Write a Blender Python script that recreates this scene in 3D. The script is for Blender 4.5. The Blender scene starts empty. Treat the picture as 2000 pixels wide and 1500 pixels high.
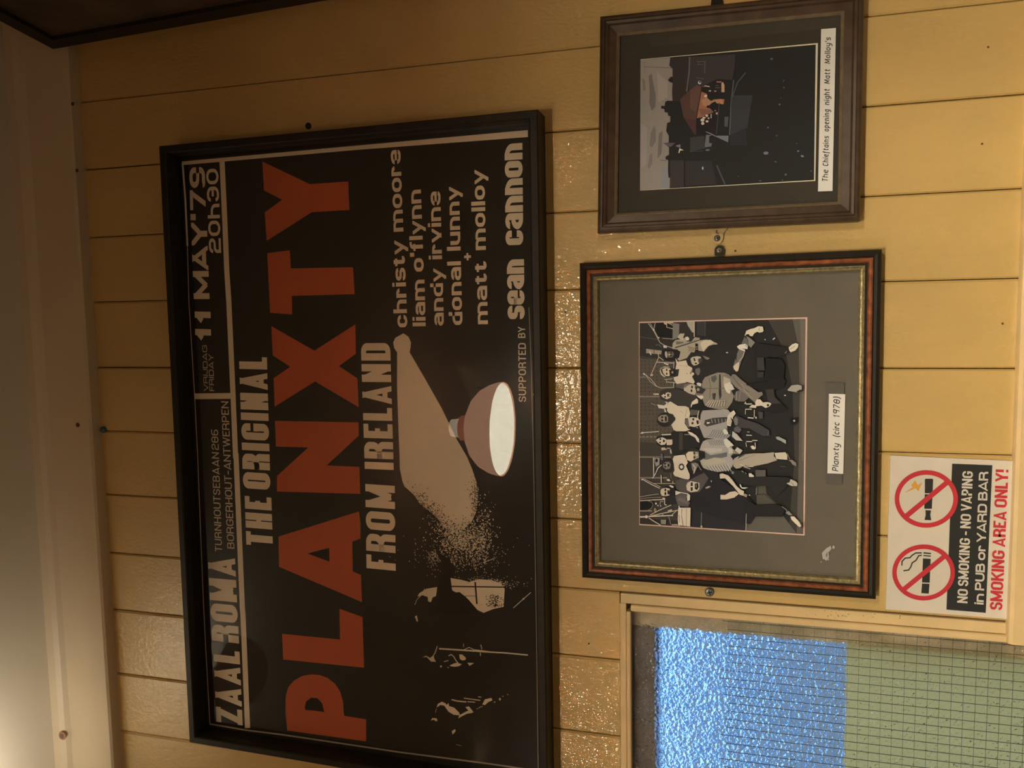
import bpy, bmesh, math, random
from mathutils import Vector, Matrix
random.seed(7)
S = bpy.context.scene
COL = S.collection

# ------------------------------------------------------------------ camera (portrait photograph lying on its side)
F = 1540.0                                   # focal length in pixels of the 2000 px wide frame
_a, _b, _c = .2711, .0888, .00674
_up = Vector((-math.cos(_a)*math.cos(_c), -math.cos(_a)*math.sin(_c), math.sin(_a)))
_t = Vector((0, 1, 0)); _t = (_t - _up*_t.dot(_up)).normalized()
_n = _t.cross(_up)
if _n.z < 0: _n = -_n
_X = -(_t*math.cos(_b) + _n*math.sin(_b)); _Z = _up; _Y = _Z.cross(_X)
R = Matrix((_X, _Y, _Z))                     # camera vector (right, down, forward) -> world
CAM = Vector((0, -1.0, 1.5))
cd = bpy.data.cameras.new('camera'); cam = bpy.data.objects.new('camera', cd); COL.objects.link(cam)
cd.sensor_width = 36; cd.lens = F*36/2000; cd.clip_start = .02; cd.clip_end = 60
rm = Matrix((R.col[0], -R.col[1], -R.col[2])).transposed()
cam.matrix_world = Matrix.Translation(CAM) @ rm.to_4x4()
S.camera = cam

# ------------------------------------------------------------------ world: evening sky outside the window
w = bpy.data.worlds.new('world'); S.world = w; w.use_nodes = True
nt = w.node_tree; nt.nodes.clear()
tc = nt.nodes.new('ShaderNodeTexCoord'); sx = nt.nodes.new('ShaderNodeSeparateXYZ')
mr = nt.nodes.new('ShaderNodeMapRange'); mr.inputs[1].default_value = -.3; mr.inputs[2].default_value = .5
cr = nt.nodes.new('ShaderNodeValToRGB'); bg = nt.nodes.new('ShaderNodeBackground'); wo = nt.nodes.new('ShaderNodeOutputWorld')
nt.links.new(tc.outputs['Generated'], sx.inputs[0]); nt.links.new(sx.outputs[2], mr.inputs[0])
nt.links.new(mr.outputs[0], cr.inputs[0]); nt.links.new(cr.outputs[0], bg.inputs[0]); nt.links.new(bg.outputs[0], wo.inputs[0])
e = cr.color_ramp.elements
e[0].position = 0; e[0].color = (.15, .19, .22, 1)
e[1].position = 1; e[1].color = (.85, .95, 1.0, 1)
for p, c in ((.27, (.16, .24, .36, 1)), (.36, (.12, .25, .50, 1)), (.44, (.035, .14, .58, 1)), (.495, (.04, .24, .88, 1)), (.535, (.5, 1.1, 1.7, 1))):
    q = e.new(p); q.color = c
bg.inputs[1].default_value = 1.15
S.view_settings.view_transform = 'Standard'; S.view_settings.look = 'None'
S.view_settings.exposure = 0; S.view_settings.gamma = 1; S.view_settings.use_curve_mapping = False
S.cycles.use_denoising = True; S.cycles.use_adaptive_sampling = False; S.cycles.sampling_pattern = 'TABULATED_SOBOL'
S.cycles.max_bounces = 10; S.cycles.transparent_max_bounces = 16
S.cycles.sample_clamp_indirect = 0

LAMP_POWER = 20.0     # radiance of the pendant diffusers
LAMP_COL = (1.0, .92, .69)
FAR_POWER = 375.0     # unseen rear row of pendants, added to light the wall
SHADE_GLOW = 5.5
UP_POWER = 31.0

# ------------------------------------------------------------------ helpers
def P(x, y, d=0.0):
    """point of the plane y = -d that the photograph shows at pixel x, y"""
    r = R @ Vector((x-1000, y-750, F))
    return CAM + r*((-d - CAM.y)/r.y)

def lin(c):
    return tuple(((v/255)/12.92 if v/255 <= .04045 else ((v/255+.055)/1.055)**2.4) for v in c)

def node_mat(name):
    m = bpy.data.materials.new(name); m.use_nodes = True
    return m, m.node_tree, m.node_tree.nodes['Principled BSDF']

def mat(name, col, rough=.5, metal=0, emit=None, estr=0, spec=.5, noise=0, nscale=30, bump=0, bscale=60, stretch=(1, 1, 1), bdist=.001, coat=0):
    m, t, b = node_mat(name)
    b.inputs['Base Color'].default_value = (*col, 1); b.inputs['Roughness'].default_value = rough
    b.inputs['Metallic'].default_value = metal; b.inputs['Specular IOR Level'].default_value = spec
    b.inputs['Coat Weight'].default_value = coat; b.inputs['Coat Roughness'].default_value = .12
    if emit: b.inputs['Emission Color'].default_value = (*emit, 1); b.inputs['Emission Strength'].default_value = estr
    tcn = t.nodes.new('ShaderNodeTexCoord'); mp = t.nodes.new('ShaderNodeMapping'); mp.inputs['Scale'].default_value = stretch
    t.links.new(tcn.outputs['Object'], mp.inputs[0])
    if noise:
        n = t.nodes.new('ShaderNodeTexNoise'); n.inputs['Scale'].default_value = nscale; n.inputs['Detail'].default_value = 5
        r = t.nodes.new('ShaderNodeValToRGB')
        r.color_ramp.elements[0].position = .3; r.color_ramp.elements[1].position = .7
        r.color_ramp.elements[0].color = (*[v*(1-noise) for v in col], 1)
        r.color_ramp.elements[1].color = (*[min(1, v*(1+noise)) for v in col], 1)
        t.links.new(mp.outputs[0], n.inputs[0]); t.links.new(n.outputs[0], r.inputs[0]); t.links.new(r.outputs[0], b.inputs['Base Color'])
    if bump:
        n = t.nodes.new('ShaderNodeTexNoise'); n.inputs['Scale'].default_value = bscale; n.inputs['Detail'].default_value = 3
        bp = t.nodes.new('ShaderNodeBump'); bp.inputs['Strength'].default_value = bump; bp.inputs['Distance'].default_value = bdist
        t.links.new(mp.outputs[0], n.inputs[0]); t.links.new(n.outputs[0], bp.inputs['Height']); t.links.new(bp.outputs[0], b.inputs['Normal'])
    return m

def obj(name, verts, faces, m, parent=None, cols=None, smooth=False):
    me = bpy.data.meshes.new(name); me.from_pydata([tuple(v) for v in verts], [], faces)
    if isinstance(m, (list, tuple)):
        for x in m: me.materials.append(x)
    else: me.materials.append(m)
    if cols is not None:
        a = me.color_attributes.new('ink', 'FLOAT_COLOR', 'CORNER')
        k = 0
        for pl, c in zip(me.polygons, cols):
            for _ in pl.loop_indices:
                a.data[k].color = (*c, 1); k += 1
    if smooth:
        for p in me.polygons: p.use_smooth = True
    me.update()
    o = bpy.data.objects.new(name, me); COL.objects.link(o)
    if parent: o.parent = parent
    return o

def empty(name, loc):
    o = bpy.data.objects.new(name, None); COL.objects.link(o); o.location = loc; o.empty_display_size = .05
    return o

def local(o_parent, o):      # keep world placement of a mesh written in world coordinates
    o.parent = o_parent; o.matrix_parent_inverse = Matrix.Translation(-Vector(o_parent.location))
    return o

def tag(o, label=None, cat=None, group=None, kind=None):
    if label: o['label'] = label
    if cat: o['category'] = cat
    if group: o['group'] = group
    if kind: o['kind'] = kind
    return o

def box(x0, x1, y0, y1, z0, z1):
    v = [(x, y, z) for x in (x0, x1) for y in (y0, y1) for z in (z0, z1)]
    return v, [(0, 1, 3, 2), (4, 6, 7, 5), (0, 4, 5, 1), (2, 3, 7, 6), (0, 2, 6, 4), (1, 5, 7, 3)]

def bevel_box(name, x0, x1, y0, y1, z0, z1, m, bw=.002, seg=2, parent=None):
    v, f = box(x0, x1, y0, y1, z0, z1)
    bm = bmesh.new(); vs = [bm.verts.new(q) for q in v]
    for q in f: bm.faces.new([vs[i] for i in q])
    bmesh.ops.recalc_face_normals(bm, faces=bm.faces)
    bmesh.ops.bevel(bm, geom=list(bm.edges), offset=bw, segments=seg, affect='EDGES', profile=.6)
    me = bpy.data.meshes.new(name); bm.to_mesh(me); bm.free(); me.materials.append(m)
    o = bpy.data.objects.new(name, me); COL.objects.link(o)
    if parent: o.parent = parent
    return o

def extrude_x(name, prof, x0, x1, m, parent=None):       # profile (y, z) swept along x
    n = len(prof)
    v = [(x0, y, z) for y, z in prof] + [(x1, y, z) for y, z in prof]
    f = [(i, (i+1) % n, n+(i+1) % n, n+i) for i in range(n)] + [tuple(range(n))[::-1], tuple(range(n, 2*n))]
    return obj(name, v, f, m, parent)

def extrude_z(name, prof, z0, z1, m, parent=None):       # profile (x, y) swept along z
    n = len(prof)
    v = [(x, y, z0) for x, y in prof] + [(x, y, z1) for x, y in prof]
    f = [(i, (i+1) % n, n+(i+1) % n, n+i) for i in range(n)] + [tuple(range(n))[::-1], tuple(range(n, 2*n))]
    return obj(name, v, f, m, parent)

# ------------------------------------------------------------------ materials
PAINT = (.60, .41, .15)
m_paint = mat('ochre_gloss_paint', PAINT, .34, noise=.07, nscale=9, bump=.55, bscale=230, stretch=(1, 1, .55), bdist=.0012, coat=.35)
m_cream = mat('cream_window_paint', (.70, .52, .27), .4, noise=.08, nscale=20, bump=.3, bscale=90, coat=.2)
m_trim = mat('cream_cornice_paint', (.64, .54, .38), .45, noise=.04, nscale=6, bump=.1, bscale=50)
m_ceil = mat('ceiling_paint', (.70, .64, .52), .7, noise=.03, nscale=4)
m_floor = mat('dark_floorboards', (.045, .025, .014), .5, noise=.3, nscale=8, stretch=(6, 1, 1))
m_black = mat('black_frame_lacquer', (.018, .014, .010), .5, spec=.3, noise=.2, nscale=60, bump=.1, bscale=120)
m_brown = mat('dark_stained_wood', (.060, .033, .018), .38, noise=.35, nscale=50, bump=.2, bscale=140, stretch=(1, 1, 1))
m_lip = mat('lit_brown_slip', (.16, .12, .075), .4, noise=.2, nscale=90)  # slip's lit bevel put into a paler brown
m_red = mat('red_mahogany_bead', (.27, .085, .035), .3, noise=.55, nscale=110, bump=.2, bscale=200, coat=.3)
m_gold = mat('aged_gilt_slip', (.42, .35, .19), .35, metal=.6, noise=.35, nscale=220, bump=.5, bscale=400)
m_dark = mat('dark_void', (.01, .008, .006), .8)
m_steel = mat('dull_screw_steel', (.25, .21, .17), .35, metal=.8, noise=.3, nscale=300)
m_slot = mat('screw_recess', (.015, .012, .01), .7)
m_ink = None

def ink_material():
    m, t, b = node_mat('printed_ink')
    a = t.nodes.new('ShaderNodeVertexColor'); a.layer_name = 'ink'
    n = t.nodes.new('ShaderNodeTexNoise'); n.inputs['Scale'].default_value = 900
    mx = t.nodes.new('ShaderNodeMixRGB'); mx.blend_type = 'MULTIPLY'; mx.inputs[0].default_value = .12
    tcn = t.nodes.new('ShaderNodeTexCoord'); t.links.new(tcn.outputs['Object'], n.inputs[0])
    t.links.new(a.outputs[0], mx.inputs[1]); t.links.new(n.outputs[0], mx.inputs[2]); t.links.new(mx.outputs[0], b.inputs['Base Color'])
    b.inputs['Roughness'].default_value = .7; b.inputs['Specular IOR Level'].default_value = .15
    return m
m_ink = ink_material()

def glass_mat(name, fac, haze, hrough=.22, wave=.0):
    m = bpy.data.materials.new(name); m.use_nodes = True; t = m.node_tree; t.nodes.clear()
    o = t.nodes.new('ShaderNodeOutputMaterial'); tr = t.nodes.new('ShaderNodeBsdfTransparent'); g = t.nodes.new('ShaderNodeBsdfGlossy')
    g2 = t.nodes.new('ShaderNodeBsdfGlossy'); g.inputs['Roughness'].default_value = 0; g2.inputs['Roughness'].default_value = hrough
    a = t.nodes.new('ShaderNodeMixShader'); b = t.nodes.new('ShaderNodeMixShader')
    a.inputs[0].default_value = fac; b.inputs[0].default_value = haze
    t.links.new(tr.outputs[0], a.inputs[1]); t.links.new(g.outputs[0], a.inputs[2])
    t.links.new(a.outputs[0], b.inputs[1]); t.links.new(g2.outputs[0], b.inputs[2]); t.links.new(b.outputs[0], o.inputs[0])
    return m
m_glass = glass_mat('picture_glass', .040, .0030)
m_glass2 = glass_mat('small_picture_glass', .022, .0012)

_t = m_paint.node_tree; _b = _t.nodes['Principled BSDF']
_n1 = _t.nodes.new('ShaderNodeTexNoise'); _n1.inputs['Scale'].default_value = 150; _n1.inputs['Detail'].default_value = 1.5
_bp = _t.nodes.new('ShaderNodeBump'); _bp.inputs['Strength'].default_value = .8; _bp.inputs['Distance'].default_value = .0016
_tc = [q for q in _t.nodes if q.type == 'TEX_COORD'][0]
_t.links.new(_tc.outputs['Object'], _n1.inputs[0]); _t.links.new(_n1.outputs[0], _bp.inputs['Height']); _t.links.new(_bp.outputs[0], _b.inputs['Coat Normal'])
_b.inputs['Coat Weight'].default_value = 1.0; _b.inputs['Coat Roughness'].default_value = .04; _b.inputs['Roughness'].default_value = .45
# ------------------------------------------------------------------ lettering: skeleton strokes thickened and clipped to the letter's box
G = {
 'A': (.76, '.5,1 0,0;.5,1 1,0;.14,.17 .86,.17'), 'B': (.7, '0,0! 0,1! .92,1 .92,.53 0,.53!;.5,.53 1,.53 1,0 0,0!'),
 'C': (.68, '1,.68 1,1 0,1 0,0 1,0 1,.32'), 'D': (.7, '0,0! 0,1! 1,1 1,0 z'), 'E': (.58, '1,1 0,1! 0,0! 1,0;0,.52 .9,.52'),
 'F': (.55, '1,1 0,1! 0,0;0,.5 .88,.5'), 'G': (.72, '1,.7 1,1 0,1 0,0 1,0 1,.46! .55,.46'), 'H': (.7, '0,0 0,1;1,0 1,1;0,.5 1,.5'),
 'I': (0, '.5,0 .5,1'), 'J': (.5, '1,1 1,0 0,0 0,.3'), 'K': (.72, '0,0 0,1;1,1 .05,.40;.38,.62 1,0'), 'L': (.52, '0,1 0,0! 1,0'),
 'M': (.9, '0,0 0,1;1,0 1,1;0,1 .5,.1;1,1 .5,.1'), 'N': (.72, '0,0 0,1;1,0 1,1;0,1 1,0'), 'O': (.72, '0,0 0,1 1,1 1,0 z'),
 'P': (.66, '0,0 0,1! 1,1 1,.43 0,.43!'), 'R': (.7, '0,0 0,1! .96,1 .96,.47 0,.47!;.45,.47 1,.47 1,0'),
 'S': (.66, '1,.74 1,1 0,1 0,.52 1,.52 1,0 0,0 0,.26'), 'T': (.62, '0,1 1,1;.5,1 .5,0'), 'U': (.7, '0,1 0,0 1,0 1,1'),
 'V': (.72, '0,1 .5,0;1,1 .5,0'), 'W': (1.0, '0,1 .25,0;.5,1 .25,0;.5,1 .75,0;1,1 .75,0'), 'X': (.7, '0,0 1,1;0,1 1,0'),
 'Y': (.72, '0,1 .5,.4;1,1 .5,.4;.5,.44 .5,0'), 'Z': (.64, '0,1 1,1;0,0 1,0;.97,1 .03,0'),
 '0': (.7, '0,0 0,1 1,1 1,0 z'), '1': (.42, '1,0 1,1;1,1 .1,.62'), '2': (.68, '0,.7 0,1 1,1 1,.52 0,.52 0,0! 1,0'),
 '3': (.68, '0,.74 0,1 1,1 1,0 0,0 0,.26;.3,.52 1,.52'), '6': (.68, '1,.92 1,1 0,1 0,0 1,0 1,.56 0,.56'), '7': (.66, '0,1 1,1;1,1 .3,0'),
 '8': (.68, '0,0 0,1 1,1 1,0 z;0,.52 1,.52'), '9': (.68, '1,.46 0,.46 0,1 1,1 1,0 0,0 0,.08'),
 'a': (.66, '.05,.8 .05,1 1,1 1,0!;1,.56 0,.56 0,0 1,0'), 'b': (.66, '0,2 0,0! 1,0 1,1 0,1'), 'c': (.6, '1,.68 1,1 0,1 0,0 1,0 1,.32'),
 'd': (.66, '1,2 1,0! 0,0 0,1 1,1'), 'e': (.66, '0,.5 1,.5! 1,1 0,1 0,0 1,0 1,.22'), 'f': (.45, '.4,0 .4,2 1,2;0,1 .95,1'),
 'g': (.66, '1,1! 1,-1 0,-1;1,0 0,0 0,1 1,1!'), 'h': (.66, '0,2 0,0;0,1 1,1 1,0'), 'i': (0, '.5,0 .5,1;.5,1.72 .5,2'), 'k': (.6, '0,2 0,0;1,1 .1,.4;.4,.6 1,0'),
 'l': (0, '.5,0 .5,2'), 'm': (1.02, '0,0 0,1!;0,1 .5,1 .5,0;.5,1 1,1 1,0'), 'n': (.66, '0,0 0,1;0,1 1,1 1,0'), 'o': (.66, '0,0 0,1 1,1 1,0 z'),
 'p': (.66, '0,-1 0,1! 1,1 1,0 0,0!'), 'r': (.46, '0,0 0,1;0,1 1,1 1,.72'), 's': (.62, '1,.78 1,1 0,1 0,.5 1,.5 1,0 0,0 0,.22'),
 't': (.48, '.35,1.7 .35,0 1,0 1,.25;0,1 .95,1'), 'u': (.66, '0,1 0,0 1,0!;1,0 1,1'), 'v': (.66, '0,1 .5,0;1,1 .5,0'),
 'x': (.62, '0,0 1,1;0,1 1,0'), 'y': (.66, '0,1 .52,.02;1,1 .3,-.95;.45,-1 .08,-1'),
 "'": (0, '.5,.72 .5,1'), '-': (.4, '0,.42 1,.42'), '+': (.7, '0,.5 1,.5;.5,0 .5,1'), '!': (0, '.5,.34 .5,1;.5,0 .5,.12'),
 '(': (.28, '1,1.1 0,.85 0,.05 1,-.2'), ')': (.28, '0,1.1 1,.85 1,.05 0,-.2'),
}
LOW = 'abcdefghiklmnoprstuvxy'

def round_path(pts, sharp, closed, r):
    out = []; n = len(pts)
    for i in range(n):
        p = pts[i]
        if (not closed and i in (0, n-1)) or sharp[i] or r <= 0: out.append(p); continue
        a = pts[(i-1) % n]; b = pts[(i+1) % n]
        da = (a-p); db = (b-p); la = da.length; lb = db.length
        if la < 1e-9 or lb < 1e-9: out.append(p); continue
        fa = .5 if (closed or i-1 > 0) else 1.0; fb = .5 if (closed or i+1 < n-1) else 1.0
        k = min(r, la*fa, lb*fb)
        s = p + da/la*k; q = p + db/lb*k
        for j in range(7):
            u = j/6; th = u*math.pi/2
            out.append(p + (s-p)*(1-math.sin(th)) + (q-p)*(1-math.cos(th)))
    res = [out[0]]
    for p in out[1:]:
        if (p-res[-1]).length > 1e-6: res.append(p)
    return res

def strip(pts, hw, closed=False, cap=0.0):
    """quads of a thickened polyline"""
    pts = list(pts)
    if closed and (pts[0]-pts[-1]).length < 1e-6: pts.pop()
    n = len(pts)
    if not closed and cap:
        c0, c1 = cap if isinstance(cap, (list, tuple)) else (cap, cap)
        d0 = (pts[0]-pts[1]).normalized(); d1 = (pts[-1]-pts[-2]).normalized()
        pts[0] = pts[0]+d0*c0; pts[-1] = pts[-1]+d1*c1
    L = []; Rr = []
    for i in range(n):
        if closed: d0 = (pts[i]-pts[i-1]).normalized(); d1 = (pts[(i+1) % n]-pts[i]).normalized()
        else:
            d1 = (pts[i+1]-pts[i]).normalized() if i < n-1 else (pts[i]-pts[i-1]).normalized()
            d0 = (pts[i]-pts[i-1]).normalized() if i > 0 else d1
        nn = Vector((-d0.y-d1.y, d0.x+d1.x))
        if nn.length < 1e-6: nn = Vector((-d1.y, d1.x))
        nn.normalize(); c = max(.5, nn.dot(Vector((-d1.y, d1.x))))
        L.append(pts[i]+nn*hw/c); Rr.append(pts[i]-nn*hw/c)
    q = []
    for i in range(n if closed else n-1):
        j = (i+1) % n; q.append([L[i], L[j], Rr[j], Rr[i]])
    return q

def clip(poly, ax, val, keep_less):
    out = []
    for i in range(len(poly)):
        a = poly[i]; b = poly[(i+1) % len(poly)]
        ia = (a[ax] <= val) if keep_less else (a[ax] >= val); ib = (b[ax] <= val) if keep_less else (b[ax] >= val)
        if ia: out.append(a)
        if ia != ib:
            t = (val-a[ax])/(b[ax]-a[ax]); out.append(a+(b-a)*t)
    return out

def layout(text, length, t=.2, xh=.74, r=.25, gap=.12, space=.45, slant=0, desc=.25, script=False, hs=.8):
    """quads of a line of lettering; cap height 1, total length given; hs = thickness of level strokes against stems"""
    if hs != 1 and not script:
        k_ = 1/hs; res = layout_core(text, length, t, xh*k_, r, gap, space, slant, desc*k_, script, k_)
        return [(a, [Vector((p.x, p.y*hs)) for p in q]) for a, q in res]
    return layout_core(text, length, t, xh, r, gap, space, slant, desc, script, 1.0)
def layout_core(text, length, t, xh, r, gap, space, slant, desc, script, CH):
    ws = []; fixed = 0; scal = 0
    for i, ch in enumerate(text):
        if ch == ' ': fixed += space; continue
        w0 = G[ch][0]
        if w0 == 0: fixed += t
        else: scal += w0
        if i < len(text)-1 and text[i+1] != ' ': fixed += gap
    k = (length-fixed)/max(scal, .01)
    x = 0; quads = []; sid = 0
    for i, ch in enumerate(text):
        if ch == ' ': x += space; continue
        w0, spec = G[ch]
        if script: spec = {'a': '1,1! 0,1 0,0 1,0!;1,1 1,0', 'e': '0,.45 1,.6 1,1 0,1 0,0 1,0', 'c': '1,.9 .9,1 0,1 0,0 1,.05', 's': '1,.95 0,1 0,.55 1,.45 1,0 0,.03',
                           'y': '0,1 0,.1 1,.1;1,1 .9,-1 .1,-1', 't': '.45,1.8 .35,0 1,0;0,1.05 1,1.05', 'f': '.3,-.9 .4,2 1,2 1,1.8;0,1 .9,1', 'M': '0,0 .12,1;.12,1 .5,.15;.95,1 .5,.15;1,0 .95,1',
                           'C': '1,.85 .8,1 0,.9 0,0 .9,0 1,.12', '9': '1,.9 .6,1 0,1 0,.5 1,.5 1,1;1,.9 .8,0', '1': '.5,0 .6,1!  .1,.75'}.get(ch, spec)
        wd = t if w0 == 0 else w0*k
        low = ch in LOW
        h = t/2
        def my(v):
            if not low: return h+v*(CH-t)
            if v > 1: return (xh-h)+(v-1)*((CH-h)-(xh-h))
            if v < 0: return h+(-v)*((-desc+h)-h)
            return h+v*(xh-t)
        vmax = 0; vmin = 0
        for st in spec.split(';'):
            toks = st.split(); closed = toks[-1] == 'z'
            if closed: toks = toks[:-1]
            pts = []; sh = []; raws = []
            for tk in toks:
                s_ = tk.endswith('!'); tk = tk.rstrip('!'); a, b = map(float, tk.split(','))
                raws.append((a, b)); vmax = max(vmax, b); vmin = min(vmin, b)
                pts.append(Vector((h+a*(wd-t) if w0 else a*t, my(b)))); sh.append(s_)
            diag = len(pts) == 2 and abs(pts[0].x-pts[1].x) > 1e-4 and abs(pts[0].y-pts[1].y) > 1e-4
            path = round_path(pts, sh, closed, r*min(1, xh if low else 1)) if len(pts) > 2 else pts
            ends = []
            for e0, e1 in ((0, 1), (-1, -2)):
                raw = raws[e0]; d_ = pts[e0]-pts[e1]
                if diag and not script: ends.append(t*.9 if raw[1] in (0, 1, 2, -1) else h*.45)
                elif script: ends.append(h*.6)
                elif abs(d_.x) < 1e-5: ends.append(h if raw[1] in (0, 1, 2, -1) else 0)
                elif abs(d_.y) < 1e-5: ends.append(h if raw[0] in (0, 1) or ch == '-' else 0)
                else: ends.append(h)
            tall = [p for p in pts]
            top = (xh if (low and max(p.y for p in tall) <= xh+1e-4) else (CH if not (ch in '()') else CH*1.3))
            bot = -desc-.02 if (low and min(p.y for p in tall) < 0) else (0 if ch not in '()' else -.3)
            for q in strip(path, h*((.74 if ch == 'A' and t > .19 else .9) if diag else 1), closed, ends):
                if not script:
                    q = clip(q, 1, top, True); q = clip(q, 1, bot, False) if q else q
                    if ch not in "-'" and w0 and q: q = clip(q, 0, wd, True); q = clip(q, 0, 0, False) if q else q
                if len(q) >= 3: quads.append((sid, [Vector((p.x+x+slant*p.y, p.y)) for p in q]))
            sid += 1
        x += wd
        if i < len(text)-1 and text[i+1] != ' ': x += gap
    return quads

def lettering(text, bl, br, topx, depth, col, parent, label=None, name='lettering', **kw):
    """line of flat print on the plane y=-depth: baseline from pixel bl to pixel br, capitals reaching pixel column topx at the start"""
    a = P(*bl, depth); b = P(*br, depth); tt = P(topx, bl[1], depth)
    u = (b-a); L = u.length; u.normalize(); v = Vector((-u.z, 0, u.x)); H = abs((tt-a).dot(v))
    verts = []; faces = []
    for sid, q in layout(text, L/H, **kw):
        o = len(verts)
        for p in q: verts.append(a+u*(p.x*H)+v*(p.y*H)+Vector((0, -1.0e-5*(sid % 6), 0)))
        faces.append(tuple(range(o, o+len(q))))
    ob = obj(name, verts, faces, m_ink, cols=[col]*len(faces))
    local(parent, ob)
    tag(ob, label)
    return ob

class Art:
    """flat print built from polygons traced in pixel coordinates on the plane y=-depth"""
    def __init__(s, depth, step=1.2e-5): s.d = depth; s.step = step; s.k = 0; s.v = []; s.f = []; s.c = []; s.o = (0, 0, 1); s.ill = None
    def at(s, ox, oy, sc): s.o = (ox, oy, sc); return s
    def col(s, c):
        if s.ill is None: return c
        l = lin(c); return tuple(min(.9, l[i]/s.ill[i]) for i in range(3))
    def poly(s, c, *xy):
        pts = [(xy[i], xy[i+1]) for i in range(0, len(xy), 2)]; ox, oy, sc = s.o; o = len(s.v)
        for x, y in pts: s.v.append(P(ox+x/sc, oy+y/sc, s.d+s.k*s.step))
        s.f.append(tuple(range(o, o+len(pts)))); s.c.append(s.col(c)); s.k += 1
    def line(s, c, wd, *xy):
        pts = [Vector((xy[i], xy[i+1])) for i in range(0, len(xy), 2)]; ox, oy, sc = s.o
        for q in strip(pts, wd/2, False, 0):
            o = len(s.v)
            for p in q: s.v.append(P(ox+p.x/sc, oy+p.y/sc, s.d+s.k*s.step))
            s.f.append(tuple(range(o, o+4))); s.c.append(s.col(c))
        s.k += 1
    def oval(s, c, cx, cy, rx, ry, rot=0, n=18):
        a = []
        for i in range(n):
            th = i*2*math.pi/n; x = rx*math.cos(th); y = ry*math.sin(th); cr_, sr = math.cos(rot), math.sin(rot)
            a += [cx+x*cr_-y*sr, cy+x*sr+y*cr_]
        s.poly(c, *a)
    def ring(s, c, cx, cy, rx, ry, wd, n=48):
        ox, oy, sc = s.o
        for i in range(n):
            t0 = i*2*math.pi/n; t1 = (i+1)*2*math.pi/n; o = len(s.v)
            for th, k in ((t0, 1), (t1, 1), (t1, 0), (t0, 0)):
                x = cx+(rx-(0 if k else wd))*math.cos(th); y = cy+(ry-(0 if k else wd))*math.sin(th)
                s.v.append(P(ox+x/sc, oy+y/sc, s.d+s.k*s.step))
            s.f.append(tuple(range(o, o+4))); s.c.append(s.col(c))
        s.k += 1
    def build(s, name, parent, label=None):
        ob = obj(name, s.v, s.f, m_ink, cols=s.c); local(parent, ob); tag(ob, label); return ob

# ------------------------------------------------------------------ picture frames
def inset_quad(c, d):
    """c: four (x, z) corners TL TR BR BL; moved inwards by d"""
    out = []; n = 4
    for i in range(4):
        p = Vector(c[i]); a = Vector(c[i-1]); b = Vector(c[(i+1) % 4])
        e0 = (p-a).normalized(); e1 = (b-p).normalized()
        n0 = Vector((e0.y, -e0.x)); n1 = Vector((e1.y, -e1.x))       # inward for clockwise TL TR BR BL seen from the room
        m_ = (n0+n1); m_.normalize(); out.append(p+m_*(d/max(.2, m_.dot(n0))))
    return out

def frame(corners, prof, m, parent, name='frame_rail', label=None, sub=None):
    """four mitred rails; prof = [(inset, depth)...]; the last point closes back to the wall side"""
    ins = [inset_quad(corners, d) for d, _ in prof]; rails = []
    for i in range(4):
        j = (i+1) % 4; v = []; f = []; n = len(prof)
        for k in range(n): v.append((ins[k][i].x, -prof[k][1], ins[k][i].y))
        for k in range(n): v.append((ins[k][j].x, -prof[k][1], ins[k][j].y))
        for k in range(n): f.append((k, (k+1) % n, n+(k+1) % n, n+k))
        f.append(tuple(range(n))[::-1]); f.append(tuple(range(n, 2*n)))
        o = obj(name, v, f, m); local(parent, o); tag(o, label); rails.append(o)
    return rails

def flat_quad(name, corners, depth, m, parent, thick=0, label=None):
    v = [(c[0], -depth, c[1]) for c in corners]; f = [(0, 3, 2, 1)]
    if thick:
        v += [(c[0], -depth+thick, c[1]) for c in corners]
        f += [(4, 5, 6, 7), (0, 1, 5, 4), (1, 2, 6, 5), (2, 3, 7, 6), (3, 0, 4, 7)]
    o = obj(name, v, f, m); local(parent, o); tag(o, label); return o

def xz(p): return (p.x, p.z)

# =================================================================== THE ROOM
PLANK_TOP = 2.466; CEIL = 2.548
back = obj('wall_back', *box(-.3600, .62, .0145, .05, 0, 2.62), m_dark)        # dark backing behind the boards
tag(back, kind='structure')
back2 = obj('wall_back_upper_backing', *box(-2.92, -.3600, .0145, .05, 1.640, 2.62), m_dark, back); back2.name = 'backing_board'
back3 = obj('backing_board', *box(-2.92, -.3600, .0145, .05, 0, .70), m_dark, back)
back4 = obj('backing_board', *box(-2.92, -1.20, .0145, .05, .70, 1.640), m_dark, back)
joints = [.5290, .4290, .3293, .2300, .1289, .0308, -.0698, -.1682, -.2690, -.3625, -.4550, -.5600, -.6560, -.7540]
while joints[-1] > -2.8: joints.append(joints[-1]-.0985)
for i in range(len(joints)-1):
    x1, x0 = joints[i]-.0005, joints[i+1]+.0005
    dy = random.uniform(-.0007, .0007); tl = random.uniform(-.0006, .0006); c1 = random.uniform(.0014, .0028); c0 = random.uniform(.0014, .0026)
    prof = [(x0, .013), (x0, .0022+dy), (x0+c0, dy), (x1-c1, dy+tl), (x1, .0022+dy+tl), (x1, .013)]
    spans = [(0, PLANK_TOP)]
    if x1 < -.362: spans = [(1.6385, PLANK_TOP), (0, .78)] if x0 > -1.2 else [(0, PLANK_TOP)]
    for z0, z1 in spans:
        extrude_z('plank', prof, z0, z1, m_paint, back)
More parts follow.
